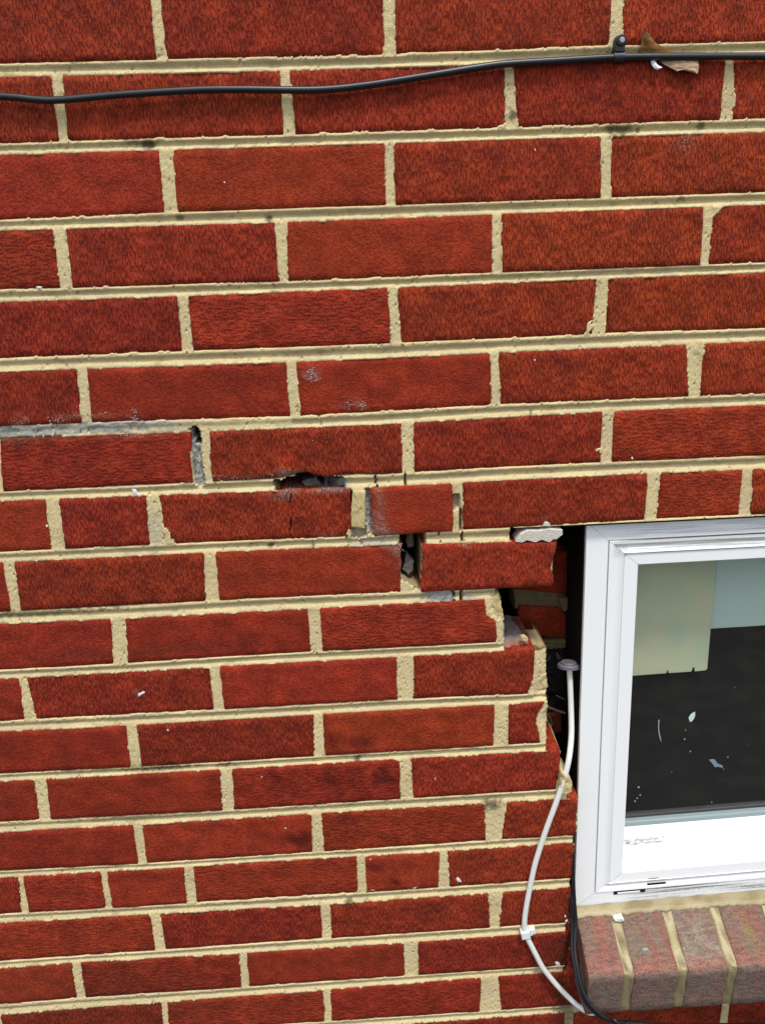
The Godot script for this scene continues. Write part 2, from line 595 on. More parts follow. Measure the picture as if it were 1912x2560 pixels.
func make_brick(course: int, lt: float, rt: float, lb: float, rb: float) -> Dictionary:
	var b := {"c": course, "lt": lt, "rt": rt, "lb": lb, "rb": rb, "z": rng.randf_range(-0.7, 0.7), "depth": 92.0, "left": [], "right": [], "chip": [], "kind": 0, "tone": Color.WHITE, "seed": rng.randi() % 9999, "seen": true, "back": null}
	b.tl = bed(BED_LOW, course - 1, (lt + lb) / 2.0 + 4.0)
	b.tr = bed(BED_LOW, course - 1, (rt + rb) / 2.0 - 4.0)
	b.bl = bed(BED_UP, course, (lt + lb) / 2.0 + 4.0)
	b.br = bed(BED_UP, course, (rt + rb) / 2.0 - 4.0)
	var mx := (lt + rt) / 2.0
	var roll := rng.randf()
	if mx > 60.0 or course <= 2:
		b.kind = 0 if roll < 0.93 else 1
	else:
		b.kind = 1 if roll < 0.30 else (2 if roll < 0.72 else 0)
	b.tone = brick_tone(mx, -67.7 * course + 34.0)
	return b


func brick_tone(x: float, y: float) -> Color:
	# light fall-off painted into the brick colour: darker towards the lower left
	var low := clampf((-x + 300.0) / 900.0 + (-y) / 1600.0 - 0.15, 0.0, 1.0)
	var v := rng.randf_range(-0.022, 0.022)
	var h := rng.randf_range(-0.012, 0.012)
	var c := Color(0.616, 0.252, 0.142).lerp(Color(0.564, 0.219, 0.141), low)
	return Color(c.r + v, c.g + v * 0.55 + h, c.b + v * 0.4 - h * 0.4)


func edge_offset(list: Array, v: float) -> float:
	if list.is_empty():
		return 0.0
	var f := v * (list.size() - 1)
	var i := mini(int(f), list.size() - 2)
	return lerpf(list[i], list[i + 1], f - i)


func left_x(b: Dictionary, v: float) -> float:
	return lerpf(b.lt, b.lb, v) + edge_offset(b.left, v)


func right_x(b: Dictionary, v: float) -> float:
	return lerpf(b.rt, b.rb, v) + edge_offset(b.right, v)


func stained(base: Color, x: float, y: float, list: Array) -> Color:
	var c := base
	for s in list:
		var dx: float = (x - s[0]) / s[2]
		var dy: float = (y - s[1]) / s[3]
		var d := dx * dx + dy * dy
		if d < 1.8:
			var k := clampf(1.25 - sqrt(d) + 0.7 * n_a.get_noise_2d(x * 2.6 + s[0], y * 2.6), 0.0, 1.0)
			c = c.lerp(s[4], k * k * (3.0 - 2.0 * k) * s[5])
	return c


func brick_shape(b: Dictionary, st: SurfaceTool) -> void:
	var w: float = b.rt - b.lt
	var h: float = b.tl - b.bl
	var us: Array = [0.0, 1.1 / w]
	var nu := maxi(4, int(w / 9.0))
	for i in range(1, nu):
		us.append(float(i) / nu)
	us.append(1.0 - 1.1 / w)
	us.append(1.0)
	var vs: Array = [0.0, 1.1 / h]
	for i in range(1, 8):
		vs.append(i / 8.0)
	vs.append(1.0 - 1.1 / h)
	vs.append(1.0)
	var s: float = b.seed
	var off := Vector2(fmod(s * 0.137, 1.0), fmod(s * 0.291, 1.0))
	var pts: Array = []
	var cols: Array = []
	var tint := n_b.get_noise_2d(s, s)
	for j in vs.size():
		var row: Array = []
		var crow: Array = []
		for i in us.size():
			var u: float = us[i]
			var v: float = vs[j]
			var xl := left_x(b, v)
			var xr := right_x(b, v)
			var yt := lerpf(b.tl, b.tr, u)
			var yb := lerpf(b.bl, b.br, u) + edge_offset(b.chip, u)
			var x := lerpf(xl, xr, u)
			var y := lerpf(yt, yb, v)
			var z: float = b.z + 0.9 * n_a.get_noise_2d(x * 0.7 + s, y * 0.7) + tint * (u - 0.5)
			if i == 0 or i == us.size() - 1:
				x += 2.0 * n_a.get_noise_2d(y * 1.3, s + i * 7.0) + 0.8 * n_c.get_noise_2d(y * 1.6, s + i * 3.0)
				z -= 1.3 + 0.5 * n_c.get_noise_2d(y, s)
				y += (yb - yt) * (0.018 if v == 0.0 else (-0.018 if v == 1.0 else 0.0)) * 0.8
			if j == 0 or j == vs.size() - 1:
				y += 0.7 * n_a.get_noise_2d(x * 2.2, s + 40.0 + j * 5.0)
				z -= 1.3 + 0.5 * n_c.get_noise_2d(x, s)
			row.append(Vector3(x, y, z))
			var c: Color = b.tone
			var m := 1.0 + 0.16 * n_a.get_noise_2d(x * 0.55 + s, y * 0.9) + 0.10 * n_b.get_noise_2d(x * 1.6, y * 1.6 + s)
			c = Color(c.r * m, c.g * m, c.b * m)
			crow.append(stained(c, x, y, stains))
		pts.append(row)
		cols.append(crow)
	st.set_smooth_group(1)
	for j in vs.size() - 1:
		for i in us.size() - 1:
			for q in [[0, 0], [0, 1], [1, 1], [0, 0], [1, 1], [1, 0]]:
				var p: Vector3 = pts[j + q[0]][i + q[1]]
				st.set_color(cols[j + q[0]][i + q[1]])
				st.set_uv(Vector2(p.x / 330.0, -p.y / 330.0) + off)
				st.add_vertex(V(p.x, p.y, p.z))
	# sides: top, right, bottom, left, each running back in two steps
	var loop: Array = []
	var nj := vs.size() - 1
	var ni := us.size() - 1
	for i in ni:
		loop.append([pts[0][i], pts[0][i + 1], cols[0][i], 0])
	for j in nj:
		loop.append([pts[j][ni], pts[j + 1][ni], cols[j][ni], 1])
	for i in range(ni, 0, -1):
		loop.append([pts[nj][i], pts[nj][i - 1], cols[nj][i], 0])
	for j in range(nj, 0, -1):
		loop.append([pts[j][0], pts[j - 1][0], cols[j][0], 1])
	for e in loop:
		var zz: Array = [0.0, -b.depth * 0.3, -b.depth * 0.5, -b.depth]
		st.set_smooth_group(2 + e[3])
		for q in 3:
			var a: Vector3 = e[0]
			var d: Vector3 = e[1]
			var a0 := Vector3(a.x, a.y, a.z + zz[q])
			var d0 := Vector3(d.x, d.y, d.z + zz[q])
			var a1 := Vector3(a.x, a.y, a.z + zz[q + 1])
			var d1 := Vector3(d.x, d.y, d.z + zz[q + 1])
			var c0: Color = (e[2] as Color) * 1.12
			var c1 := c0
			if b.back != null and e[3] == 0:
				c1 = b.back if q >= 1 else c0.lerp(b.back, 0.35)
				c0 = c0 if q == 0 else (c0.lerp(b.back, 0.35) if q == 1 else b.back)
			for t in [[a0, c0], [a1, c1], [d1, c1], [a0, c0], [d1, c1], [d0, c0]]:
				var p: Vector3 = t[0]
				st.set_color(t[1])
				st.set_uv((Vector2(p.x, p.z) if e[3] == 0 else Vector2(p.z, -p.y)) / 330.0 + off)
				st.add_vertex(V(p.x, p.y, p.z))


func build_wall() -> void:
	wall = thing("brick_wall", "cracked red brick wall with cream mortar left of the white window", "brick wall", V(-70, -LIFT, 0))
	var burn := Color(0.30, 0.10, 0.085)
	for a in [[-7, -844, 15, 12, 0.85], [-136, -832, 9, 8, 0.6], [-113, -922, 16, 11, 0.85], [-26, -970, 15, 9, 0.7], [-2, -993, 8, 6, 0.8], [-38, -794, 14, 14, 0.45], [-67, -787, 8, 8, 0.5], [-75, -832, 14, 12, 0.35], [-44, -830, 14, 9, 0.3], [-2, -862, 12, 8, 0.3], [-64, -901, 20, 24, 0.22], [-117, -942, 18, 7, 0.25], [-62, -846, 30, 18, 0.18], [320, -224, 4, 4, 0.8]]:
		stains.append([a[0], a[1], a[2], a[3], burn, a[4]])
	var grey := Color(0.60, 0.57, 0.57)
	for a in [[-97, -461, 18, 5, 0.85], [-150, -466, 50, 4, 0.5], [-105, -484, 24, 5, 0.8], [-55, -482, 24, 3, 0.8], [10, -548, 12, 12, 0.6], [18, -560, 6, 24, 0.4], [-6, -520, 9, 18, 0.55], [0, -533, 24, 5, 0.55], [-2, -490, 5, 30, 0.5], [88, -551, 8, 4, 0.6], [186, -700, 4, 30, 0.3], [-369, -394, 12, 5, 0.55], [-329, -394, 10, 4, 0.5], [-300, -392, 40, 3, 0.35], [-420, -412, 90, 3, 0.4], [-260, -414, 40, 3, 0.4], [-31, -391, 5, 7, 0.6], [-17, -393, 5, 6, 0.7], [-68, -358, 8, 7, 0.7], [-253, -396, 6, 6, 0.6], [-60, -535, 14, 3, 0.5], [-282, -712, 9, 4, 0.5], [310, -147, 8, 8, 0.35], [300, -155, 9, 10, 0.2], [178, -531, 6, 4, 0.7]]:
		stains.append([a[0], a[1], a[2], a[3], grey, a[4]])
	var fresh := Color(0.74, 0.27, 0.16)
	for a in [[-100, -445, 12, 11, 0.85], [-92, -452, 12, 8, 0.7], [-152, -628, 9, 7, 0.6], [-281, -630, 8, 6, 0.5], [112, -622, 6, 14, 0.5], [120, -645, 8, 4, 0.8], [26, -590, 4, 50, 0.4], [200, -824, 20, 4, 0.5]]:
		stains.append([a[0], a[1], a[2], a[3], fresh, a[4]])
	var dirt_shade := Color(0.34, 0.20, 0.14)  # soiling, plus broad lower-left patches that paint in light fall-off
	for a in [[-380, -414, 130, 5, 0.6], [215, -1120, 12, 40, 0.6], [216, -1190, 12, 40, 0.7], [222, -1062, 4, 20, 0.4], [196, -1130, 26, 18, 0.35], [-420, -1130, 140, 60, 0.18], [-330, -1160, 160, 50, 0.22], [-300, -660, 160, 8, 0.35]]:
		stains.append([a[0], a[1], a[2], a[3], dirt_shade, a[4]])
	var ash := Color(0.63, 0.63, 0.62)
	var soot := Color(0.33, 0.30, 0.23)
	for a in [[-420, -404, 190, 9, 1.0], [-270, -403, 70, 8, 0.8], [-40, -475, 8, 5, 0.9], [-218, -404, 10, 4, 0.6], [55, -612, 18, 8, 0.9], [92, -616, 12, 6, 0.6], [-8, -545, 30, 7, 0.6], [-245, -520, 8, 30, 0.35]]:
		lime.append([a[0], a[1], a[2], a[3], ash, a[4]])
	for a in [[-207, -135, 9, 5, 0.9], [-222, -133, 12, 3, 0.6], [243, -135, 18, 7, 0.75], [320, -134, 5, 4, 0.6], [-395, -606, 110, 6, 0.55], [-270, -811, 45, 5, 0.7], [-195, -813, 12, 4, 0.6], [-330, -808, 60, 5, 0.35], [120, -890, 14, 9, 0.7], [-300, -875, 80, 5, 0.4], [222, -1220, 20, 60, 0.6], [190, -1160, 40, 8, 0.5], [-100, -205, 4, 4, 0.8], [-185, -202, 6, 3, 0.7], [305, -200, 4, 4, 0.6], [137, -120, 5, 5, 0.8], [-60, -1020, 5, 4, 0.7], [-55, -960, 6, 3, 0.6], [-40, -815, 6, 6, 0.7], [60, -1040, 90, 4, 0.3], [-100, -276, 6, 3, 0.6], [-122, -541, 4, 4, 0.9], [185, -1024, 20, 4, 0.5]]:
		lime.append([a[0], a[1], a[2], a[3], soot, a[4]])
	var course := 0
	for row in PERP:
		course += 1
		var first: Array = row[0]
		var list: Array = [[first[0] - 203.0, first[0], first[2] - 203.0, first[2]]]
		for k in row.size():
			var a: Array = row[k]
			if k + 1 < row.size():
				list.append([a[1], row[k + 1][0], a[3], row[k + 1][2]])
			elif course < 9 or course > 17:
				list.append([a[1], a[1] + 203.0, a[3], a[3] + 203.0])
		if course == 8:
			list[3] = [-13.0, 76.0, -10.0, 76.5]
		for q in list:
			var b := make_brick(course, q[0], q[1], q[2], q[3])
			if q[1] < -535.0 or q[0] > 530.0:
				b.seen = false
			bricks.append(b)
		while list[0][0] > -560.0:
			var w: float = list[0][0] - 10.0
			list.push_front([w - 203.0, w, w - 203.0, w])
			var b := make_brick(course, w - 203.0, w, w - 203.0, w)
			b.seen = false
			bricks.append(b)
		var last: Array = list[list.size() - 1]
		while (course < 9 or course > 17) and last[1] < 560.0:
			var w: float = last[1] + 10.0
			last = [w, w + 203.0, w, w + 203.0]
			var b := make_brick(course, w, w + 203.0, w, w + 203.0)
			b.seen = w < 500.0
			bricks.append(b)
	for b in bricks:
		if not row_ends.has(b.c):
			row_ends[b.c] = [b.lt, b.rt]
		row_ends[b.c] = [minf(row_ends[b.c][0], b.lt), maxf(row_ends[b.c][1], b.rt)]
	for b in bricks:
		shape_exception(b)
	for b in bricks:
		if not b.seen:
			continue
		var pieces: Array = [b]
		if b.c == 8 and b.lt > -245.0 and b.rt < -20.0:
			# cracked right through: two pieces with a hairline between them
			var l: Dictionary = b.duplicate(true)
			var r: Dictionary = b.duplicate(true)
			l.rt = -96.0
			l.rb = -100.6
			l.tr = lerpf(b.tl, b.tr, 0.65)
			l.br = lerpf(b.bl, b.br, 0.65)
			l.right = [0.0, -1.2, 0.4, -0.6, 0.0]
			r.lt = -95.9
			r.lb = -100.5
			r.tl = l.tr
			r.bl = l.br
			r.left = [0.0, -1.2, 0.4, -0.6, 0.0]
			r.z = b.z + 0.5
			pieces = [l, r]
		for q in pieces:
			var st := st_new()
			brick_shape(q, st)
			var o := part("brick", done(st), brick_mats[q.kind], wall)
			if q.c == 8 and pieces.size() > 1:
				o.set_meta("label", "piece of a brick split by an upright hairline crack")
			elif q.c == 9 and q.rt > 180.0:
				o.set_meta("label", "loose brick standing proud beside an open dark gap")
			elif q.c == 10 and q.rt > 120.0:
				o.set_meta("label", "brick with its upper right corner broken off")
			elif q.c == 12 and q.rt > 175.0:
				o.set_meta("label", "short brick stub with a ragged broken end")
			elif not q.chip.is_empty():
				o.set_meta("label", "brick with a spalled grey lower edge above a hole")


func shape_exception(b: Dictionary) -> void:
	if b.c == 9 and b.rt > 180.0:
		b.right = [0.0, 0.8, -1.5, -3.0, 0.5, 0.0]
		b.lt = 42.5
		b.lb = 39.2
		b.z = 2.0
		b.kind = 0
	elif b.c == 10 and b.lt > -80.0 and b.rt > 100.0:
		b.rt = 124.3
		b.rb = 124.5
		b.right = [-12.4, -12.0, -11.2, -10.6, -1.0, 0.0, 0.0, 0.2, 0.0]
	elif b.c == 11 and b.rt > 150.0:
		b.rt = 170.0
		b.rb = 163.4
		b.right = [0.0, 1.0, 2.2, 2.5, 1.5, 0.0]
		b.back = Color(0.60, 0.40, 0.36)
		b.kind = 0
	elif b.c == 12 and b.rt > 160.0:
		b.rt = 181.0
		b.rb = 178.8
		b.right = [1.5, -1.0, -6.0, -7.5, -6.0, -3.5, -1.5, 0.0]
		b.kind = 0
	elif b.c == 13 and b.rt > 180.0:
		b.rt = 202.6
		b.rb = 199.3
		b.right = [0.0, 1.0, 0.6, 1.5, 0.0, 0.0]
		b.kind = 0
	elif b.c == 14 and b.rt > 200.0:
		b.kind = 0
	elif b.c == 8 and b.lt > -20.0 and b.rt < 80.0:
		b.z = 1.5
		b.kind = 2
	elif b.c == 7 and b.lt < -170.0 and b.rt > 0.0:
		# bottom edge spalled above the open joint
		b.z = 0.6
		b.chip = [0.0, 0.0, 0.0, 0.0, 0.0, 0.5, 0.2, 1.0, 3.5, 5.5, 6.0, 1.5, 0.0, 0.5, 1.5, 2.0, 0.5, 0.0, 0.0, 0.0, 0.0]
	if b.c >= 9 and b.c <= 17 and b.rt > 150.0:
		b.kind = 0
	if b.c == 8 and b.lt < 90.0 and b.lt > 80.0:
		b.kind = 0


# ---------------------------------------------------------------- mortar

const STEP := 1.6
const GX0 := -560.0
const GY0 := -1330.0

func mortar_limit(y: float) -> float:
	var k := 0
	while k < LIMIT.size() - 2 and y < LIMIT[k + 2]:
		k += 2
	var m: float = LIMIT[k + 1]
	if m > 500.0:
		return m
	return m + 1.6 * n_a.get_noise_2d(y * 3.0, 9.0)


func build_mortar() -> void:
	var nx := int(1120.0 / STEP) + 1
	var ny := int(1350.0 / STEP) + 1
	var sd := PackedFloat32Array()
	sd.resize(nx * ny)
	sd.fill(60.0)
	for b in bricks:
		var x0: float = minf(b.lt, b.lb) - 14.0
		var x1: float = maxf(b.rt, b.rb) + 14.0
		var y0: float = minf(b.bl, b.br) - 14.0
		var y1: float = maxf(b.tl, b.tr) + 14.0
		var i0 := maxi(0, int((x0 - GX0) / STEP))
		var i1 := mini(nx - 1, int((x1 - GX0) / STEP))
		var j0 := maxi(0, int((y0 - GY0) / STEP))
		var j1 := mini(ny - 1, int((y1 - GY0) / STEP))
		var w: float = b.rt - b.lt
		var hh: float = b.tl - b.bl
		var plain: bool = b.left.is_empty() and b.right.is_empty()
		for j in range(j0, j1 + 1):
			var y := GY0 + j * STEP
			var v := clampf((b.tl - y) / hh, 0.0, 1.0)
			var xl: float = lerpf(b.lt, b.lb, v)
			var xr: float = lerpf(b.rt, b.rb, v)
			if not plain:
				xl = left_x(b, v)
				xr = right_x(b, v)
			for i in range(i0, i1 + 1):
				var x := GX0 + i * STEP
				var u := clampf((x - xl) / w, 0.0, 1.0)
				var d := maxf(maxf(xl - x, x - xr), maxf(lerpf(b.bl, b.br, u) - y, y - lerpf(b.tl, b.tr, u)))
				var at := j * nx + i
				if d < sd[at]:
					sd[at] = d
	# pits and broken-out places
	var cut := PackedFloat32Array()
	cut.resize(nx * ny)
	cut.fill(0.0)
	var ashen := PackedByteArray()
	ashen.resize(nx * ny)
	for h in HOLES:
		var pl := PackedVector2Array()
		for k in range(2, h.size(), 2):
			pl.append(Vector2(h[k], h[k + 1]))
		var lo := pl[0]
		var hi := pl[0]
		for p in pl:
			lo = lo.min(p)
			hi = hi.max(p)
		for j in range(maxi(0, int((lo.y - 4.0 - GY0) / STEP)), mini(ny - 1, int((hi.y + 4.0 - GY0) / STEP)) + 1):
			for i in range(maxi(0, int((lo.x - 4.0 - GX0) / STEP)), mini(nx - 1, int((hi.x + 4.0 - GX0) / STEP)) + 1):
				var x := GX0 + i * STEP
				var y := GY0 + j * STEP
				var wob := 0.9 if hi.x - lo.x > 3.0 else 0.0
				if Geometry2D.is_point_in_polygon(Vector2(x + wob * n_c.get_noise_2d(x * 2.0, y * 2.0), y + wob * n_c.get_noise_2d(y * 2.0, x * 2.0 + 50.0)), pl):
					cut[j * nx + i] = h[0]
					ashen[j * nx + i] = h[1]
	var zz := PackedFloat32Array()
	zz.resize(nx * ny)
	var keep := PackedByteArray()
	keep.resize(nx * ny)
	for i in nx:
		var x := GX0 + i * STEP
		var ups := PackedFloat32Array()
		var lows := PackedFloat32Array()
		for k in 21:
			ups.append(bed(BED_UP, k, x) + 0.5 * n_a.get_noise_2d(x * 1.4, k * 31.0))
			lows.append(bed(BED_LOW, k, x) + 0.5 * n_a.get_noise_2d(x * 1.4, k * 31.0 + 11.0))
		for j in ny:
			var at := j * nx + i
			if sd[at] < -7.0:
				continue
			var y := GY0 + j * STEP
			var lim := mortar_limit(y)
			if x > lim + STEP * 1.5:
				continue
			keep[at] = 1
			var rough := n_a.get_noise_2d(x * 3.0, y * 3.0)
			var grit := n_c.get_noise_2d(x * 2.2, y * 2.2)
			var z := -0.7 + 0.45 * rough + 0.28 * grit
			var kb := int(floor(-y / 67.7 + 0.5))
			var up := ups[clampi(kb, 0, 20)]
			var low := lows[clampi(kb, 0, 20)]
			if kb >= 0 and kb <= 20 and y < up + 0.5 and y > low - 0.5:
				var t := clampf((up - y) / (up - low), 0.0, 1.0)
				var depth := (3.7 + 0.8 * n_b.get_noise_2d(x * 1.5, kb * 57.0)) * lerpf(1.0, 0.62, clampf((-x - 150.0) / 260.0, 0.0, 1.0))
				if kb == 6 and x < -90.0:
					depth *= 0.35
				var lip := 0.15 + 0.05 * n_a.get_noise_2d(x, kb * 13.0)
				var s := 0.0
				if t < lip:
					s = 0.04
				elif t < 0.52:
					s = (t - lip) / (0.52 - lip)
					s = s * s * (3.0 - 2.0 * s)
				else:
					s = 0.5 + 0.5 * cos(PI * clampf((t - 0.52) / 0.48, 0.0, 1.0))
				z = -depth * s + 0.1 - 1.1 * clampf((t - 0.72) / 0.28, 0.0, 1.0) + 0.2 * rough + 0.18 * grit
				if kb == 6 and x < -240.0:
					z += 1.6 * n_a.get_noise_2d(x * 1.1, y * 2.0) - 0.8
			if grit > 0.50 and rough > 0.15 and sd[at] > 1.0:
				z -= (grit - 0.50) * 8.0
			var e := -sd[at]
			if e > 0.0:
				var over := 0.3 + 2.2 * maxf(0.0, n_a.get_noise_2d(x * 1.1 + 300.0, y * 1.1) - 0.05) + 0.35 * grit
				for q in SMEARS:
					var dx: float = (x - q[0]) / q[2]
					var dy: float = (y - q[1]) / q[3]
					var d := dx * dx + dy * dy
					if d < 2.0:
						over = maxf(over, q[4] * (1.1 - sqrt(d)) + 1.5 * grit)
				if e < over:
					z = maxf(z, 0.0) * 0.3 + 0.5 + 0.22 * grit
				else:
					z = minf(z, 0.5) - (e - over) * 1.5
			if cut[at] < -0.5:
				z = cut[at] + (1.6 * rough + 1.0 * grit) * (1.0 if cut[at] < -4.0 else 0.4)
			elif cut[at] > 0.5:
				z = cut[at] + 0.6 * rough + 0.4 * grit
			if x > lim:
				z = -86.0
			elif sd[at] > 5.0 and lim < 400.0 and x > lim - 26.0:
				z -= (sd[at] - 5.0) * 0.5 + 1.5 * absf(rough)
			zz[at] = z
	var verts := PackedVector3Array()
	var norms := PackedVector3Array()
	var cols := PackedColorArray()
	var uvs := PackedVector2Array()
	var index := PackedInt32Array()
	var slot := PackedInt32Array()
	slot.resize(nx * ny)
	slot.fill(-1)
	for j in ny - 1:
		for i in nx - 1:
			var a := j * nx + i
			if not (keep[a] and keep[a + 1] and keep[a + nx] and keep[a + nx + 1]):
				continue
			if zz[a] < -84.0 and zz[a + 1] < -84.0 and zz[a + nx] < -84.0 and zz[a + nx + 1] < -84.0:
				continue
			for at: int in [a, a + 1, a + nx, a + nx + 1]:
				if slot[at] >= 0:
					continue
				slot[at] = verts.size()
				var ii := at % nx
				var jj := at / nx
				var x := GX0 + ii * STEP
				var y := GY0 + jj * STEP
				var z := zz[at]
				verts.append(V(x, y, z))
				var gx := 0.0
				var gy := 0.0
				if ii > 0 and ii < nx - 1 and keep[at - 1] and keep[at + 1]:
					gx = (zz[at + 1] - zz[at - 1]) / (2.0 * STEP)
				if jj > 0 and jj < ny - 1 and keep[at - nx] and keep[at + nx]:
					gy = (zz[at + nx] - zz[at - nx]) / (2.0 * STEP)
				norms.append(Vector3(-gx, -gy, 1.0).normalized())
				uvs.append(Vector2(x / 300.0, -y / 300.0))
				cols.append(mortar_color(x, y, z, ashen[at]))
			var p := slot[a]
			var q := slot[a + 1]
			var r := slot[a + nx + 1]
			var s := slot[a + nx]
			index.append_array([p, s, r, p, r, q])
	var arr: Array = []
	arr.resize(Mesh.ARRAY_MAX)
	arr[Mesh.ARRAY_VERTEX] = verts
	arr[Mesh.ARRAY_NORMAL] = norms
	arr[Mesh.ARRAY_COLOR] = cols
	arr[Mesh.ARRAY_TEX_UV] = uvs
	arr[Mesh.ARRAY_INDEX] = index
	var mesh := ArrayMesh.new()
	mesh.add_surface_from_arrays(Mesh.PRIMITIVE_TRIANGLES, arr)
	print("mortar triangles ", index.size() / 3)
	part("mortar", mesh, mortar_mat, wall)


func mortar_color(x: float, y: float, z: float, ash: int) -> Color:
	var c := Color(0.86, 0.785, 0.605)
	var t := n_b.get_noise_2d(x * 1.3, y * 1.3)
	c = c.lerp(Color(0.815, 0.74, 0.59), clampf(0.3 + t, 0.0, 1.0))
	c = c.lerp(Color(0.60, 0.52, 0.36), clampf(n_a.get_noise_2d(x * 0.8 + 80.0, y * 1.6) - 0.28, 0.0, 0.5))
	if ash == 1:
		c = Color(0.62, 0.61, 0.60) * (1.0 + 0.25 * n_c.get_noise_2d(x, y))
	elif ash == 2:
		c = Color(0.30, 0.285, 0.28) * (1.0 + 0.5 * n_c.get_noise_2d(x, y))
	elif ash == 3:
		c = Color(0.70, 0.66, 0.57)
	return stained(c, x, y, lime)


# ---------------------------------------------------------------- broken pieces

func poly(a: Array) -> PackedVector2Array:
	var o := PackedVector2Array()
	for k in range(0, a.size(), 2):
		o.append(Vector2(a[k], a[k + 1]))
	return o


func build_fragments() -> void:
	var cream := Color(0.79, 0.71, 0.53)
	var grey := Color(0.46, 0.445, 0.43)
	var white := Color(0.80, 0.78, 0.74)
	var k := 0
	for f in CHUNKS:
		k += 1
		var col: Color = [cream, grey, white, Color(0.62, 0.55, 0.44)][f[0]]
		var shape := lump(poly(f.slice(4)), f[1], f[2], 100 + k, col, f[3])
		if f[0] == 2:
			# thin torn flakes with a flat face
			var fl := st_new()
			fl.set_color(col)
			prism(fl, poly(f.slice(4)), f[1], f[2], 0.7)
			shape = done(fl)
		part("mortar_chunk", shape, mortar_mat, wall)
	# grey mortar left on the bared top of a brick
	var st := st_new()
	st.set_smooth_group(1)
	var rows: Array = []
	for j in 15:
		var z := lerpf(-9.0, -93.0, j / 14.0)
		var line: Array = []
		for i in 13:
			var u := i / 12.0
			var x := lerpf(130.0, 168.5 - 0.10 * (-z) + 3.0 * n_a.get_noise_2d(z * 1.2, 3.0), u)
			var zz := z - (8.0 * u * (1.0 - j / 14.0) + 5.0 * n_a.get_noise_2d(x * 1.6, 2.0)) * (1.0 if j < 6 else 0.3)
			var yy := -683.4 + (2.2 + 1.6 * n_a.get_noise_2d(x * 2.0, z * 2.0)) * clampf(minf(minf(j, 12 - i) * 0.6, 1.0), -0.1, 1.0) - (0.8 if j == 0 or i == 12 else 0.0)
			line.append(Vector3(x, yy, zz))
		rows.append(line)
	for j in 14:
		for i in 12:
			for q in [[0, 0], [1, 0], [1, 1], [0, 0], [1, 1], [0, 1]]:
				var p: Vector3 = rows[j + q[0]][i + q[1]]
				st.set_color(Color(0.57, 0.53, 0.52).lerp(Color(0.62, 0.42, 0.37), clampf(0.9 - (j + q[0]) * 0.28, 0.0, 1.0)) * (1.0 + 0.12 * n_a.get_noise_2d(p.x * 1.5, p.z * 1.5)))
				st.set_uv(Vector2(p.x, p.z) / 300.0)
				st.add_vertex(V(p.x, p.y, p.z))
	part("mortar_smear", done(st), mortar_mat, wall)
	# pebble-sized crumb on the exposed top of a brick
	var crumb := lump(poly([155.0, -672.0, 159.5, -671.2, 163.5, -674.6, 161.0, -677.2, 156.5, -676.0]), -16.0, -8.0, 301, cream, 0.5)
	solo("mortar_crumb", "cream mortar crumb lying on the exposed top of a broken course", "mortar crumb", crumb, mortar_mat)


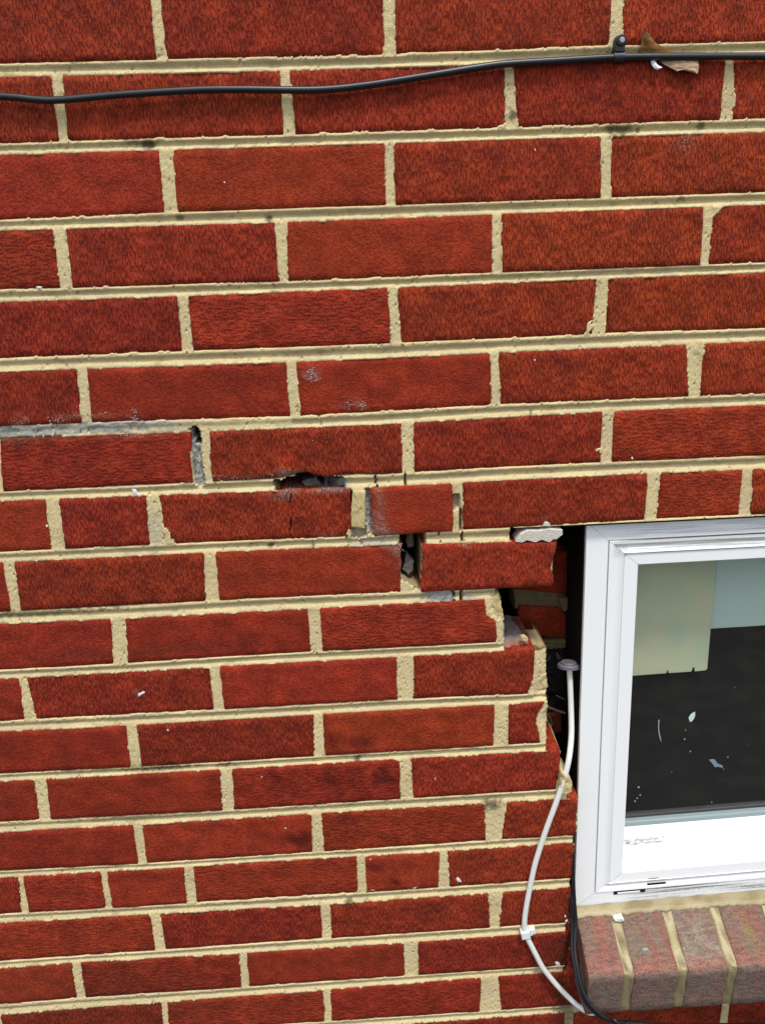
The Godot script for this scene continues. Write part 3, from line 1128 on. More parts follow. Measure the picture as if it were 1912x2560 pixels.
func build_inner_wall() -> void:
	var t := thing("inner_wall", "dark inner brick wall showing through the broken edge beside the window", "inner wall", V(200, -700, -120))
	for q in [[163.0, 229.5, -596.0, -648.0, -659.0], [169.5, 231.0, -671.0, -711.0, -719.0]]:
		var b := make_brick(10, q[0], q[1], q[0], q[1])
		b.tl = q[2]
		b.tr = q[2] - 5.0
		b.bl = q[3]
		b.br = q[4]
		b.z = -95.0
		b.depth = 60.0
		b.kind = 2
		if q[2] < -640.0:
			b.left = [0.0, -1.0, 1.0, 2.0, 5.0, 9.0]
			b.right = [-10.0, -1.0, 0.0, 0.0, 0.0]
		var st := st_new()
		brick_shape(b, st)
		part("inner_brick", done(st), brick_mats[2], t)
	var sandy := Color(0.47, 0.42, 0.32)
	part("inner_mortar", lump(poly([163.0, -645.0, 231.0, -656.0, 232.0, -682.0, 200.0, -678.0, 166.0, -676.0]), -130.0, -99.5, 310, sandy, 1.4), mortar_mat, t)
	part("inner_mortar", lump(poly([219.0, -660.0, 229.0, -661.0, 231.0, -676.0, 226.0, -680.0, 221.0, -672.0]), -105.0, -88.0, 311, sandy, 1.4), mortar_mat, t)
	part("inner_mortar", lump(poly([190.0, -719.5, 232.0, -720.0, 232.0, -731.0, 196.0, -732.0]), -105.0, -93.0, 312, sandy, 1.8), mortar_mat, t)
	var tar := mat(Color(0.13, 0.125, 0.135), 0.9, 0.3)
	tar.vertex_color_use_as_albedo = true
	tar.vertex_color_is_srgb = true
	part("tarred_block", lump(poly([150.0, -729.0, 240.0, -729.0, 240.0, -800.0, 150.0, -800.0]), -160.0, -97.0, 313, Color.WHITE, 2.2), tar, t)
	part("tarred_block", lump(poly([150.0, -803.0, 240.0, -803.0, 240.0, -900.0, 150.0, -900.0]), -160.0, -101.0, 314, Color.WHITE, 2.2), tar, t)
	var rust := mat(Color(0.42, 0.20, 0.12), 0.9, 0.2)
	var st2 := st_new()
	prism(st2, poly([205.0, -826.0, 226.0, -822.0, 228.0, -850.0, 210.0, -856.0, 203.0, -843.0]), -96.0, -88.0, 2.0)
	part("brick_shard", done(st2), rust, t)
	# dry stalks caught in the gap
	var straw := mat(Color(0.50, 0.46, 0.43), 0.9, 0.2)
	part("dry_stalk", done(tube(path([Vector3(203, -801, -70), Vector3(212, -804, -68), Vector3(225, -809, -66)]), 0.0016, 7)), straw, t)
	part("dry_stalk", done(tube(path([Vector3(214, -786, -72), Vector3(220, -789, -70), Vector3(227, -794, -72)]), 0.0005, 5)), straw, t)
	part("dry_stalk", done(tube(path([Vector3(204, -812, -72), Vector3(208, -820, -66), Vector3(206, -832, -66)]), 0.0009, 5)), straw, t)
	var rr := RandomNumberGenerator.new()
	rr.seed = 23
	for k in 34:
		var y := rr.randf_range(-872.0, -600.0)
		var x := rr.randf_range(170.0, 224.0) if y < -730.0 else rr.randf_range(134.0, 168.0)
		if y > -686.0 and y < -640.0:
			continue
		var a := rr.randf_range(2.5, 8.0)
		var o := PackedVector2Array()
		for i in 6:
			o.append(Vector2(x, y) + Vector2(cos(-TAU * i / 6.0), sin(-TAU * i / 6.0)) * a * rr.randf_range(0.6, 1.2))
		var g := rr.randf_range(0.16, 0.40)
		part("rubble_piece", lump(o, -110.0, rr.randf_range(-96.0, -84.0), 500 + k, Color(g * 1.04, g, g * 0.93), 1.5), mortar_mat, t)
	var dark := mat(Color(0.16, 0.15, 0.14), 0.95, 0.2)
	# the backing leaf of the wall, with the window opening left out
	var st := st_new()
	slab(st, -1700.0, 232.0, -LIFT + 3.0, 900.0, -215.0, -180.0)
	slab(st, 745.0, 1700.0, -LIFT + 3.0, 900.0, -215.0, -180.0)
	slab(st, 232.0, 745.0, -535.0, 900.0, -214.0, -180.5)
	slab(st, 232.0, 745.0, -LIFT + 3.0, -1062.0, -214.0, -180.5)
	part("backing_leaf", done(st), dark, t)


func build_outer_brickwork() -> void:
	var sts: Array = [st_new(), st_new(), st_new()]
	for b in bricks:
		if not b.seen:
			brick_shape(b, sts[b.kind])
	for k in range(-13, 27):
		var y1 := -67.7 * (k - 1) - 5.0
		var y0 := -67.7 * k + 5.0
		var sh := 106.0 if posmod(k, 2) == 1 else 0.0
		var spans: Array = []
		if k >= 1 and k <= 19:
			var x: float = row_ends[k][0] - 10.0
			while x > -1690.0:
				spans.append([x - 203.0, x])
				x -= 213.0
			x = row_ends[k][1] + 10.0
			if k >= 9 and k <= 17:
				x = 766.0 + (0.0 if k % 2 == 0 else 96.0)
				if k % 2 == 1:
					spans.append([766.0, 852.0])
			while x < 1480.0:
				spans.append([x, x + 203.0])
				x += 213.0
		else:
			for i in range(-8, 8):
				spans.append([213.0 * i + sh - 30.0, 213.0 * i + sh + 173.0])
		for sp in spans:
			var st: SurfaceTool = sts[rng.randi() % 3]
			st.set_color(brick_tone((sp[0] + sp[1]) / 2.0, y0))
			slab(st, sp[0], sp[1], y0, y1, -92.0, rng.randf_range(-0.6, 0.6), 1.2)
	for k in 3:
		part("outlying_brickwork", done(sts[k]), brick_mats[k], wall, "stuff")
	var stm := st_new()
	stm.set_color(Color(0.74, 0.66, 0.49))
	slab(stm, -1700.0, 1700.0, 18.0, 900.0, -90.0, -2.6)
	slab(stm, -1700.0, -556.0, -1330.0, 18.0, -90.0, -2.6)
	slab(stm, -1700.0, 1700.0, -LIFT + 3.0, -1330.0, -90.0, -2.6)
	slab(stm, 556.0, 1700.0, -533.0, 18.0, -90.0, -2.6)
	slab(stm, 764.0, 1700.0, -1150.0, -533.0, -90.0, -2.6)
	slab(stm, 556.0, 1700.0, -1330.0, -1150.0, -90.0, -2.6)
	part("outlying_mortar", done(stm), mortar_mat, wall, "stuff")
	# steel lintel over the opening
	var stl := st_new()
	slab(stl, 200.0, 790.0, -539.0, -534.6, -100.0, -7.0, 0.4)
	part("lintel", done(stl), mat(Color(0.16, 0.14, 0.12), 0.8, 0.3), wall)


# ---------------------------------------------------------------- window

# u = mm right of the frame's left edge, v = mm below its top edge, over a frame that has racked a little
func W(u: float, v: float, z: float) -> Vector3:
	var s := u / 520.0
	var t := v / 525.0
	var top := Vector2(226.8, -536.0).lerp(Vector2(747.0, -536.0), s)
	var low := Vector2(230.2, -1061.0).lerp(Vector2(754.0, -1046.0), s)
	var p := top.lerp(low, t)
	return V(p.x, p.y, z)


# one mitred rail of a rectangular ring: profile = [inset, z] pairs from the outer edge inwards
func rail(side: int, prof: Array, k: float) -> ArrayMesh:
	var st := st_new()
	var segs := 12
	var uu := 520.0
	var vv := 525.0
	for q in prof.size() - 1:
		st.set_smooth_group(-1)
		for s in segs:
			var pt: Array = []
			for w in [[q, s], [q, s + 1], [q + 1, s + 1], [q + 1, s]]:
				var o: float = prof[w[0]][0]
				var z: float = prof[w[0]][1]
				var f := float(w[1]) / segs
				var ov := o * k
				if side == 0:
					pt.append(W(lerpf(o + 0.2, uu - o - 0.2, f), o * 0.89, z))
				elif side == 2:
					pt.append(W(lerpf(uu - o - 0.2, o + 0.2, f), vv - ov, z))
				elif side == 1:
					pt.append(W(uu - o, lerpf(o * 0.89 + 0.2, vv - o * 0.80 - 0.2, f), z))
				else:
					pt.append(W(o, lerpf(vv - o * 0.80 - 0.2, o * 0.89 + 0.2, f), z))
			quad(st, pt[0], pt[1], pt[2], pt[3])
	return done(st)


func sheet(st: SurfaceTool, u0: float, u1: float, v0: float, v1: float, z: float, th := 0.6) -> void:
	var a := W(u0, v0, z)
	var b := W(u1, v0, z)
	var c := W(u1, v1, z)
	var d := W(u0, v1, z)
	var n := Vector3(0, 0, -th * 0.001)
	quad(st, a, b, c, d)
	quad(st, b + n, a + n, d + n, c + n)
	quad(st, a + n, b + n, b, a)
	quad(st, d, c, c + n, d + n)
	quad(st, a + n, a, d, d + n)
	quad(st, b, b + n, c + n, c)


func grime_shade_material(sd: int, c: Color, lo: float, hi: float, sx: float, sy: float) -> StandardMaterial3D:
	var m := mat(Color.WHITE, 0.95, 0.1)
	var side := 256
	var a := noise_bytes(sd, 0.05, int(side / sx), int(side / sy), side, 4)
	var f := noise_bytes(sd + 1, 0.25, side, side, side, 2)
	var px := PackedByteArray()
	px.resize(side * side * 4)
	for j in side:
		for i in side:
			var k := j * side + i
			var edge := minf(minf(i, side - 1 - i) / 40.0, minf(j, side - 1 - j) / 60.0)
			var v := clampf((a[k] / 255.0 * 0.7 + f[k] / 255.0 * 0.3 - lo) / (hi - lo), 0.0, 1.0) * clampf(edge, 0.0, 1.0)
			px[k * 4] = int(c.r * 255.0)
			px[k * 4 + 1] = int(c.g * 255.0)
			px[k * 4 + 2] = int(c.b * 255.0)
			px[k * 4 + 3] = int(v * c.a * 255.0)
	m.albedo_texture = to_tex(px, side, Image.FORMAT_RGBA8)
	m.transparency = BaseMaterial3D.TRANSPARENCY_ALPHA
	m.roughness = 0.95
	return m


func grime_shade(called: String, pts: Array, m: Material, parent: Node3D) -> void:
	var st := st_new()
	var uv := [Vector2(0, 0), Vector2(1, 0), Vector2(1, 1), Vector2(0, 1)]
	for k in [0, 1, 2, 0, 2, 3]:
		st.set_uv(uv[k])
		st.add_vertex(pts[k])
	part(called, done(st), m, parent)


func build_window() -> void:
	var win := thing("window", "white plastic framed window with dirty glass, set beside the broken brickwork", "window", V(490, -1061, -30))
	var white := mat(Color(0.905, 0.905, 0.91), 0.32, 0.5)
	white.resource_name = "white_plastic"
	var prof: Array = [[0, -16], [0, -10.4], [0.5, -9.9], [25, -9.6], [25.2, -9.9], [25.3, -15.0], [26.15, -15.0], [26.2, -9.2], [26.7, -8.6], [30.5, -8.9], [33.5, -10.4], [36.5, -11.0], [39.5, -10.2], [43, -8.2], [43.2, -8.5], [43.3, -13.5], [44.0, -13.5], [44.05, -10.2], [44.6, -9.8], [59.6, -9.9], [60.4, -10.5], [60.8, -12], [61, -62]]
	for side in 4:
		var kv: float = [0.89, 0.0, 0.80, 0.0][side]
		part("frame_rail", rail(side, prof, kv), white, win)
	# stepped track that runs back from the front rail to the glass
	var trk := st_new()
	var tp: Array = [[477.0, -12.0], [474.6, -14.0], [473.8, -25.0], [468.5, -26.0], [467.5, -36.5], [463.0, -37.0], [462.0, -47.5], [456.0, -48.0], [455.0, -57.0], [447.2, -60.0]]
	for k in tp.size() - 1:
		trk.set_smooth_group(-1)
		for s in 14:
			var a := lerpf(61.5, 458.5, s / 14.0)
			var b := lerpf(61.5, 458.5, (s + 1) / 14.0)
			quad(trk, W(a, tp[k + 1][0], tp[k + 1][1]), W(b, tp[k + 1][0], tp[k + 1][1]), W(b, tp[k][0], tp[k][1]), W(a, tp[k][0], tp[k][1]))
	part("sill_track", done(trk), white, win)
	var bead := st_new()
	for s in 14:
		var a := lerpf(61.5, 458.5, s / 14.0)
		var b := lerpf(61.5, 458.5, (s + 1) / 14.0)
		quad(bead, W(a, 439.0, -66.5), W(b, 439.0, -66.5), W(b, 442.0, -64.5), W(a, 442.0, -64.5))
		quad(bead, W(a, 442.0, -64.5), W(b, 442.0, -64.5), W(b, 443.6, -62.5), W(a, 443.6, -62.5))
		quad(bead, W(a, 443.6, -62.5), W(b, 443.6, -62.5), W(b, 447.6, -60.0), W(a, 447.6, -60.0))
	part("glazing_bead", done(bead), mat(Color(0.44, 0.50, 0.51), 0.5, 0.5), win)
	var glass := mat(Color(0.2, 0.25, 0.25, 0.02), 0.02, 0.5)
	glass.transparency = BaseMaterial3D.TRANSPARENCY_ALPHA
	var gst := st_new()
	sheet(gst, 58.0, 462.0, 45.0, 450.0, -66.0, 3.0)
	var pane := part("glass_pane", done(gst), glass, win)
	# drain slots in the bottom rail
	var dark := mat(Color(0.10, 0.085, 0.07), 0.9, 0.2)
	for q in [[50.0, 91.0, 504.0, 509.5], [93.0, 117.0, 496.2, 499.2], [94.0, 107.0, 488.6, 489.6]]:
		var s2 := st_new()
		var a := W(q[0], q[2], -8.0)
		var b := W(q[1], q[2], -8.0)
		var c := W(q[1], q[3], -8.0)
		var d := W(q[0], q[3], -8.0)
		var zf := Vector3(0, 0, -0.0011)
		quad(s2, a + zf, b + zf, c + zf, d + zf)
		part("drain_slot", done(s2), dark, win)
	var s3 := st_new()
	sheet(s3, 55.0, 84.0, 506.3, 508.6, -8.6, 0.8)
	part("slot_cover", done(s3), white, win)
	# real soiling on the plastic, plus strips that paint shade into its grooves
	grime_shade("grime_shade", [W(30, 24.2, -7.9), W(330, 24.2, -7.9), W(330, 37.5, -7.9), W(30, 37.5, -7.9)], grime_shade_material(71, Color(0.33, 0.31, 0.28, 0.75), 0.45, 0.75, 4.0, 1.0), win)
	grime_shade("grime_shade", [W(4, 4, -9.3), W(420, 4, -9.3), W(420, 22, -9.3), W(4, 22, -9.3)], grime_shade_material(73, Color(0.42, 0.42, 0.42, 0.45), 0.42, 0.85, 3.0, 1.0), win)
	grime_shade("grime_shade", [W(61, 456.2, -48.5), W(130, 456.2, -48.5), W(130, 467.0, -37.6), W(61, 467.0, -37.6)], grime_shade_material(75, Color(0.30, 0.24, 0.20, 0.8), 0.46, 0.72, 2.0, 1.0), win)
	grime_shade("grime_shade", [W(61, 461.9, -46.8), W(420, 461.9, -46.8), W(420, 463.2, -36.8), W(61, 463.2, -36.8)], grime_shade_material(77, Color(0.34, 0.28, 0.24, 0.6), 0.50, 0.68, 5.0, 1.0), win)
	grime_shade("grime_shade", [W(62, 473.2, -24.6), W(420, 473.2, -24.6), W(420, 474.2, -16.0), W(62, 474.2, -16.0)], grime_shade_material(78, Color(0.40, 0.36, 0.33, 0.45), 0.45, 0.75, 6.0, 1.0), win)  # faint line along a track step, laid on as a dark strip
	grime_shade("grime_shade", [W(60, 498, -9.0), W(420, 498, -9.0), W(420, 523, -9.0), W(60, 523, -9.0)], grime_shade_material(79, Color(0.28, 0.25, 0.22, 0.85), 0.56, 0.70, 6.0, 1.0), win)
	grime_shade("grime_shade", [W(30, 26, -8.2), W(48, 26, -8.2), W(48, 44, -8.2), W(30, 44, -8.2)], grime_shade_material(83, Color(0.45, 0.33, 0.22, 0.8), 0.54, 0.74, 1.0, 1.0), win)
	grime_shade("grime_shade", [W(27, 21.6, -8.9), W(330, 21.6, -8.9), W(330, 24.6, -8.6), W(27, 24.6, -8.6)], grime_shade_material(87, Color(0.14, 0.13, 0.12, 0.85), 0.18, 0.42, 6.0, 1.0), win)  # dark groove shade painted along the head rail
	grime_shade("grime_shade", [W(44, 37.9, -9.0), W(330, 37.9, -9.0), W(330, 39.9, -9.4), W(44, 39.9, -9.4)], grime_shade_material(89, Color(0.22, 0.21, 0.20, 0.7), 0.24, 0.5, 6.0, 1.0), win)  # inner groove of the head rail, its shade painted on too
	# dark timber round the opening, behind the plastic
	var jamb := st_new()
	var tm := mat(Color(0.11, 0.10, 0.09), 0.9, 0.2)
	for q in [[1.6, -0.5, 14.0, 525.0], [506.0, -0.5, 518.0, 525.0]]:
		var a := W(q[0], q[1], -16.5)
		var b := W(q[2], q[1], -16.5)
		var c := W(q[2], q[3], -16.5)
		var d := W(q[0], q[3], -16.5)
		var n := Vector3(0, 0, -0.150)
		quad(jamb, a, b, c, d)
		quad(jamb, a + n, a, d, d + n)
		quad(jamb, b, b + n, c + n, c)
	part("timber_jamb", done(jamb), tm, win)
	# things hung behind the glass
	var black := mat(Color(0.104, 0.098, 0.110), 0.9, 0.15)
	var bst := st_new()
	sheet(bst, 56.0, 464.0, 40.0, 460.0, -80.0, 4.0)
	solo("blackout_board", "black board closing the window opening behind the glass", "board", done(bst), black)
	var pn := noise_bytes(91, 0.012, 256, 256, 256, 3)
	var px := PackedByteArray()
	px.resize(256 * 256 * 3)
	for k in 256 * 256:
		var t := clampf((pn[k] / 255.0 - 0.35) * 2.2, 0.0, 1.0)
		var c := Color(0.70, 0.74, 0.635).lerp(Color(0.745, 0.745, 0.62), t)
		px[k * 3] = int(c.r * 255)
		px[k * 3 + 1] = int(c.g * 255)
		px[k * 3 + 2] = int(c.b * 255)
	var green := mat(Color.WHITE, 0.9, 0.2)
	green.albedo_texture = to_tex(px, 256, Image.FORMAT_RGB8)
	var o := PackedVector2Array()
	for q in [[60.0, 60.0], [177.5, 60.0], [176.5, 225.0], [175.0, 227.4], [160.8, 228.0], [160.2, 222.5], [158.0, 222.0], [156.4, 228.0], [127.5, 228.0], [127.0, 224.6], [125.2, 224.4], [124.4, 228.0], [60.0, 228.6]]:
		o.append(Vector2(q[0], -q[1]))
	solo("green_paper", "pale green paper sheet with two notches hung behind the glass", "paper sheet", racked_prism(o, -70.6, -70.0), green)
	var blue := mat(Color(0.72, 0.785, 0.75), 0.9, 0.2)
	var blst := st_new()
	sheet(blst, 150.0, 462.0, 50.0, 171.5, -74.0, 0.6)
	solo("blue_paper", "pale blue paper sheet behind the green one at the window's top", "paper sheet", done(blst), blue)
	# bits stuck to the pane
	var pale := mat(Color(0.72, 0.80, 0.76), 0.9, 0.2)
	var lst := st_new()
	prism(lst, poly([386.4, -831.0, 384.4, -825.6, 386.5, -821.0, 391.8, -816.8, 392.6, -820.5, 392.0, -825.5, 389.2, -830.6]), -65.2, -64.4, 0.3)
	part("leaf_scrap", done(lst), pale, pane)
	part("thread", done(tube(path([Vector3(346.0, -826.0, -64.9), Vector3(346.3, -838.0, -64.9), Vector3(348.2, -848.0, -64.9), Vector3(350.8, -857.0, -64.9)]), 0.00045, 6)), mat(Color(0.75, 0.76, 0.74), 0.8, 0.2), pane)
	var slate := mat(Color(0.45, 0.49, 0.55), 0.9, 0.2)
	var sst := st_new()
	prism(sst, poly([416.0, -889.4, 423.6, -889.0, 428.0, -896.0, 435.4, -899.8, 435.0, -903.0, 430.0, -900.6, 424.6, -901.0, 421.6, -896.0]), -65.2, -64.6, 0.2)
	part("smear_flake", done(sst), slate, pane)
	var frs := RandomNumberGenerator.new()
	frs.seed = 77
	for q in [[382.0, -843.0, 0.8], [381.4, -856.4, 1.3], [390.5, -875.0, 1.0], [321.5, -946.0, 1.6], [324.0, -941.5, 1.2], [328.0, -937.0, 1.5], [325.0, -924.5, 1.5], [437.0, -905.0, 0.7], [441.0, -887.0, 1.0], [441.0, -785.0, 0.6], [425.0, -955.0, 0.8], [368.0, -905.0, 0.5], [466.0, -870.0, 0.5]]:
		var o2 := PackedVector2Array()
		for k in 7:
			var a := -TAU * k / 7.0
			q[2] *= 0.93
			o2.append(Vector2(q[0] + cos(a) * q[2] * frs.randf_range(0.4, 1.2), q[1] + sin(a) * q[2] * frs.randf_range(0.4, 1.2)))
		var s4 := st_new()
		prism(s4, o2, -65.2, -64.8, 0.0)
		part("dust_speck", done(s4), pale, pane)


func racked_prism(o: PackedVector2Array, z0: float, z1: float) -> ArrayMesh:
	var st := st_new()
	var idx := Geometry2D.triangulate_polygon(o)
	var uv := func(p: Vector2) -> Vector2: return Vector2(p.x - 60.0, -p.y - 60.0) / 170.0
	for z: float in [z1, z0]:
		for k in range(0, idx.size(), 3):
			for i in ([0, 1, 2] if z == z1 else [0, 2, 1]):
				var p := o[idx[k + i]]
				st.set_uv((uv as Callable).call(p))
				st.add_vertex(W(p.x, -p.y, z))
	for k in o.size():
		var a := o[k]
		var b := o[(k + 1) % o.size()]
		for t in [[a, z1], [a, z0], [b, z0], [a, z1], [b, z0], [b, z1]]:
			var p: Vector2 = t[0]
			st.set_uv((uv as Callable).call(p))
			st.add_vertex(W(p.x, -p.y, t[1]))
	return done(st)


# ---------------------------------------------------------------- brick sill

# cross-section (z, y) of a sill brick, from the back top round the nose to the back bottom
func sill_ring(grow: float) -> Array:
	return [[-30.0, -1054.0 + grow], [-5.0, -1066.0 + grow], [10.0, -1076.0 + grow], [26.0, -1083.8 + grow], [42.0, -1091.6 + grow], [54.0 + grow * 0.3, -1097.6 + grow], [60.0 + grow, -1101.0 + grow], [62.4 + grow, -1104.2], [61.8 + grow, -1112.0], [59.6 + grow, -1126.0], [57.4 + grow, -1142.0], [55.6 + grow, -1157.0], [54.4 + grow, -1168.5 - grow * 0.5], [52.0, -1171.0 - grow], [20.0, -1170.0 - grow], [-30.0, -1168.0 - grow]]


func sill_piece(x0: float, x1: float, grow: float, sd: int, colr: Callable, rough: float) -> ArrayMesh:
	var st := st_new()
	var ring := sill_ring(grow)
	var w := x1 - x0
	var us: Array = [0.0, 1.4 / w]
	var nu := maxi(3, int(w / 6.0))
	for i in range(1, nu):
		us.append(float(i) / nu)
	us.append(1.0 - 1.4 / w)
	us.append(1.0)
	var pts: Array = []
	var cols: Array = []
	for q in ring.size():
		var row: Array = []
		var crow: Array = []
		for i in us.size():
			var u: float = us[i]
			var x := lerpf(x0, x1, u)
			var z: float = ring[q][0]
			var y: float = ring[q][1]
			var n := n_a.get_noise_3d(x * 1.6, q * 9.0, sd) * rough
			if i == 0 or i == us.size() - 1:
				z -= 1.3
				y -= 0.9
				x += 0.9 * n_c.get_noise_2d(q * 7.0, sd)
			row.append(Vector3(x, y + n * 0.8, z + n))
			crow.append((colr as Callable).call(x, q, z))
		pts.append(row)
		cols.append(crow)
	st.set_smooth_group(1)
	for q in ring.size() - 1:
		for i in us.size() - 1:
			for k in [[0, 0], [1, 0], [1, 1], [0, 0], [1, 1], [0, 1]]:
				var p: Vector3 = pts[q + k[0]][i + k[1]]
				st.set_color(cols[q + k[0]][i + k[1]])
				st.set_uv(Vector2((p.z - p.y) / 500.0, p.x / 500.0) + Vector2(sd * 0.173, sd * 0.311))
				st.add_vertex(V(p.x, p.y, p.z))
	st.set_smooth_group(2)
	for e in [0, us.size() - 1]:
		var c := V(pts[0][e].x, -1125.0, 20.0)
		for q in ring.size() - 1:
			var a: Vector3 = pts[q][e]
			var b: Vector3 = pts[q + 1][e]
			for p: Vector3 in ([V(a.x, a.y, a.z), V(b.x, b.y, b.z), c] if e > 0 else [V(b.x, b.y, b.z), V(a.x, a.y, a.z), c]):
				st.set_color(cols[q][e])
				st.set_uv(Vector2(p.z * 2.0, -p.y * 2.0))
				st.add_vertex(p)
	return done(st)


func build_sill() -> void:
	var t := thing("brick_sill", "weathered sloping sill of bricks on edge below the white window", "window sill", V(490, -1171, 20))
	var xs := [231.5, 275.2, 287.6, 342.6, 355.2, 405.2, 417.4, 474.0, 486.0, 542.0, 554.0, 610.0, 622.0, 678.0, 690.0, 757.0]
	for k in range(0, xs.size(), 2):
		var sd := k * 13 + 5
		var kk := k / 2
		var colr := func(x: float, q: int, z: float) -> Color:
			var s := q * 11.0
			var c := Color(0.515, 0.41, 0.375)
			c = c.lerp(Color(0.49, 0.43, 0.385), clampf(0.5 + 1.5 * n_b.get_noise_2d(x * 2.2 + sd, s * 1.6), 0.0, 1.0))
			c = c.lerp(Color(0.55, 0.37, 0.335), clampf(0.15 + 1.7 * n_a.get_noise_2d(x * 0.8, s * 0.5 + sd), 0.0, 0.8))
			if kk == 2:
				c = c.lerp(Color(0.58, 0.55, 0.50), clampf(0.45 + 0.9 * n_a.get_noise_2d(x, s), 0.0, 0.9) if q > 1 and q < 6 else 0.1)
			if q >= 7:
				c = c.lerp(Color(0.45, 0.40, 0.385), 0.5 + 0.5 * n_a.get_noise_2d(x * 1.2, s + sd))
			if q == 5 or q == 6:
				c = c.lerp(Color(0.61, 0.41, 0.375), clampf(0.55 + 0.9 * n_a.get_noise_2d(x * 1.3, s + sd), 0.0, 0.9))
			if kk == 0 and q >= 1 and q <= 3:
				c = c.lerp(Color(0.60, 0.385, 0.335), clampf(1.0 - absf(x - 257.0) / 14.0, 0.0, 1.0) * (0.8 if q == 1 or q == 2 else 0.3))
			if kk == 3 and q >= 2 and q <= 4:
				c = c.lerp(Color(0.58, 0.51, 0.25), clampf(1.0 - absf(x - 443.0) / 9.0 + 0.8 * n_c.get_noise_2d(x, s), 0.0, 1.0) * (0.5 if q == 3 else 0.12))
			return c
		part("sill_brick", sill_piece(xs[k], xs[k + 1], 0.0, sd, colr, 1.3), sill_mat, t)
	var jcol := func(x: float, q: int, z: float) -> Color:
		var c := Color(0.71, 0.66, 0.54)
		c = c.lerp(Color(0.42, 0.38, 0.28), clampf(0.15 + 1.6 * n_a.get_noise_2d(x * 1.7, q * 17.0), 0.0, 0.85))
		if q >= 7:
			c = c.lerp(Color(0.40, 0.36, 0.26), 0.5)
		return c
	for k in range(1, xs.size() - 1, 2):
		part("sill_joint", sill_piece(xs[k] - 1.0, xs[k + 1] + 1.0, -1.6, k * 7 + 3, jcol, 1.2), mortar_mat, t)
	# mortar fillet that beds the frame on the sill
	var st := st_new()
	var n := 150
	st.set_smooth_group(1)
	var prev: Array = []
	for i in n + 1:
		var x := lerpf(229.0, 757.0, float(i) / n)
		var f := (x - 229.0) / 528.0
		var ytop := lerpf(-1058.0, -1043.0, f) + 1.6 * n_a.get_noise_2d(x * 0.6, 4.0)
		var fall := lerpf(1.0, 0.85, clampf(f * 2.0, 0.0, 1.0))
		var zlow := lerpf(-1.0, -3.0, clampf(f * 2.2, 0.0, 1.0)) + 2.2 * n_a.get_noise_2d(x * 1.2, 77.0) + 1.2 * n_c.get_noise_2d(x * 3.0, 5.0)
		var ylow := -1067.6 - zlow * 0.5
		var row: Array = [Vector3(x, ytop, -9.0), Vector3(x, lerpf(ytop, ylow, 0.3 * fall), -7.0 + 0.6 * n_a.get_noise_2d(x, 8.0)), Vector3(x, lerpf(ytop, ylow, 0.72), lerpf(-8.0, zlow, 0.6) + 0.8 * n_a.get_noise_2d(x * 2.0, 12.0)), Vector3(x, ylow + 1.4, zlow + 0.6), Vector3(x, ylow - 2.5, zlow + 0.8), Vector3(x, ylow - 6.0, zlow - 4.0)]
		if i > 0:
			for q in row.size() - 1:
				for p: Vector3 in [prev[q], row[q], row[q + 1], prev[q], row[q + 1], prev[q + 1]]:
					var c := Color(0.71, 0.655, 0.53).lerp(Color(0.60, 0.54, 0.42), clampf(0.4 + 1.3 * n_b.get_noise_2d(p.x * 2.0, p.y * 4.0), 0.0, 1.0))
					if q >= 2:
						c = c.lerp(Color(0.77, 0.72, 0.60), 0.45)
					st.set_color(c)
					st.set_uv(Vector2(p.x / 300.0, (p.z - p.y) / 300.0))
					st.add_vertex(V(p.x, p.y, p.z))
		prev = row
	part("mortar_fillet", done(st), mortar_mat, t)
	part("paint_drip", lump(poly([276.0, -1066.5, 289.0, -1067.0, 290.5, -1071.0, 284.0, -1072.5, 277.0, -1070.0]), -2.0, 8.0, 401, Color(0.88, 0.87, 0.84), 0.9), mortar_mat, t)
	part("paint_fleck", lump(poly([304.5, -1088.0, 312.0, -1088.5, 313.5, -1091.5, 309.0, -1093.0, 304.5, -1091.5]), 36.0, 39.4, 402, Color(0.58, 0.63, 0.64), 0.5), mortar_mat, t)


# ---------------------------------------------------------------- cables

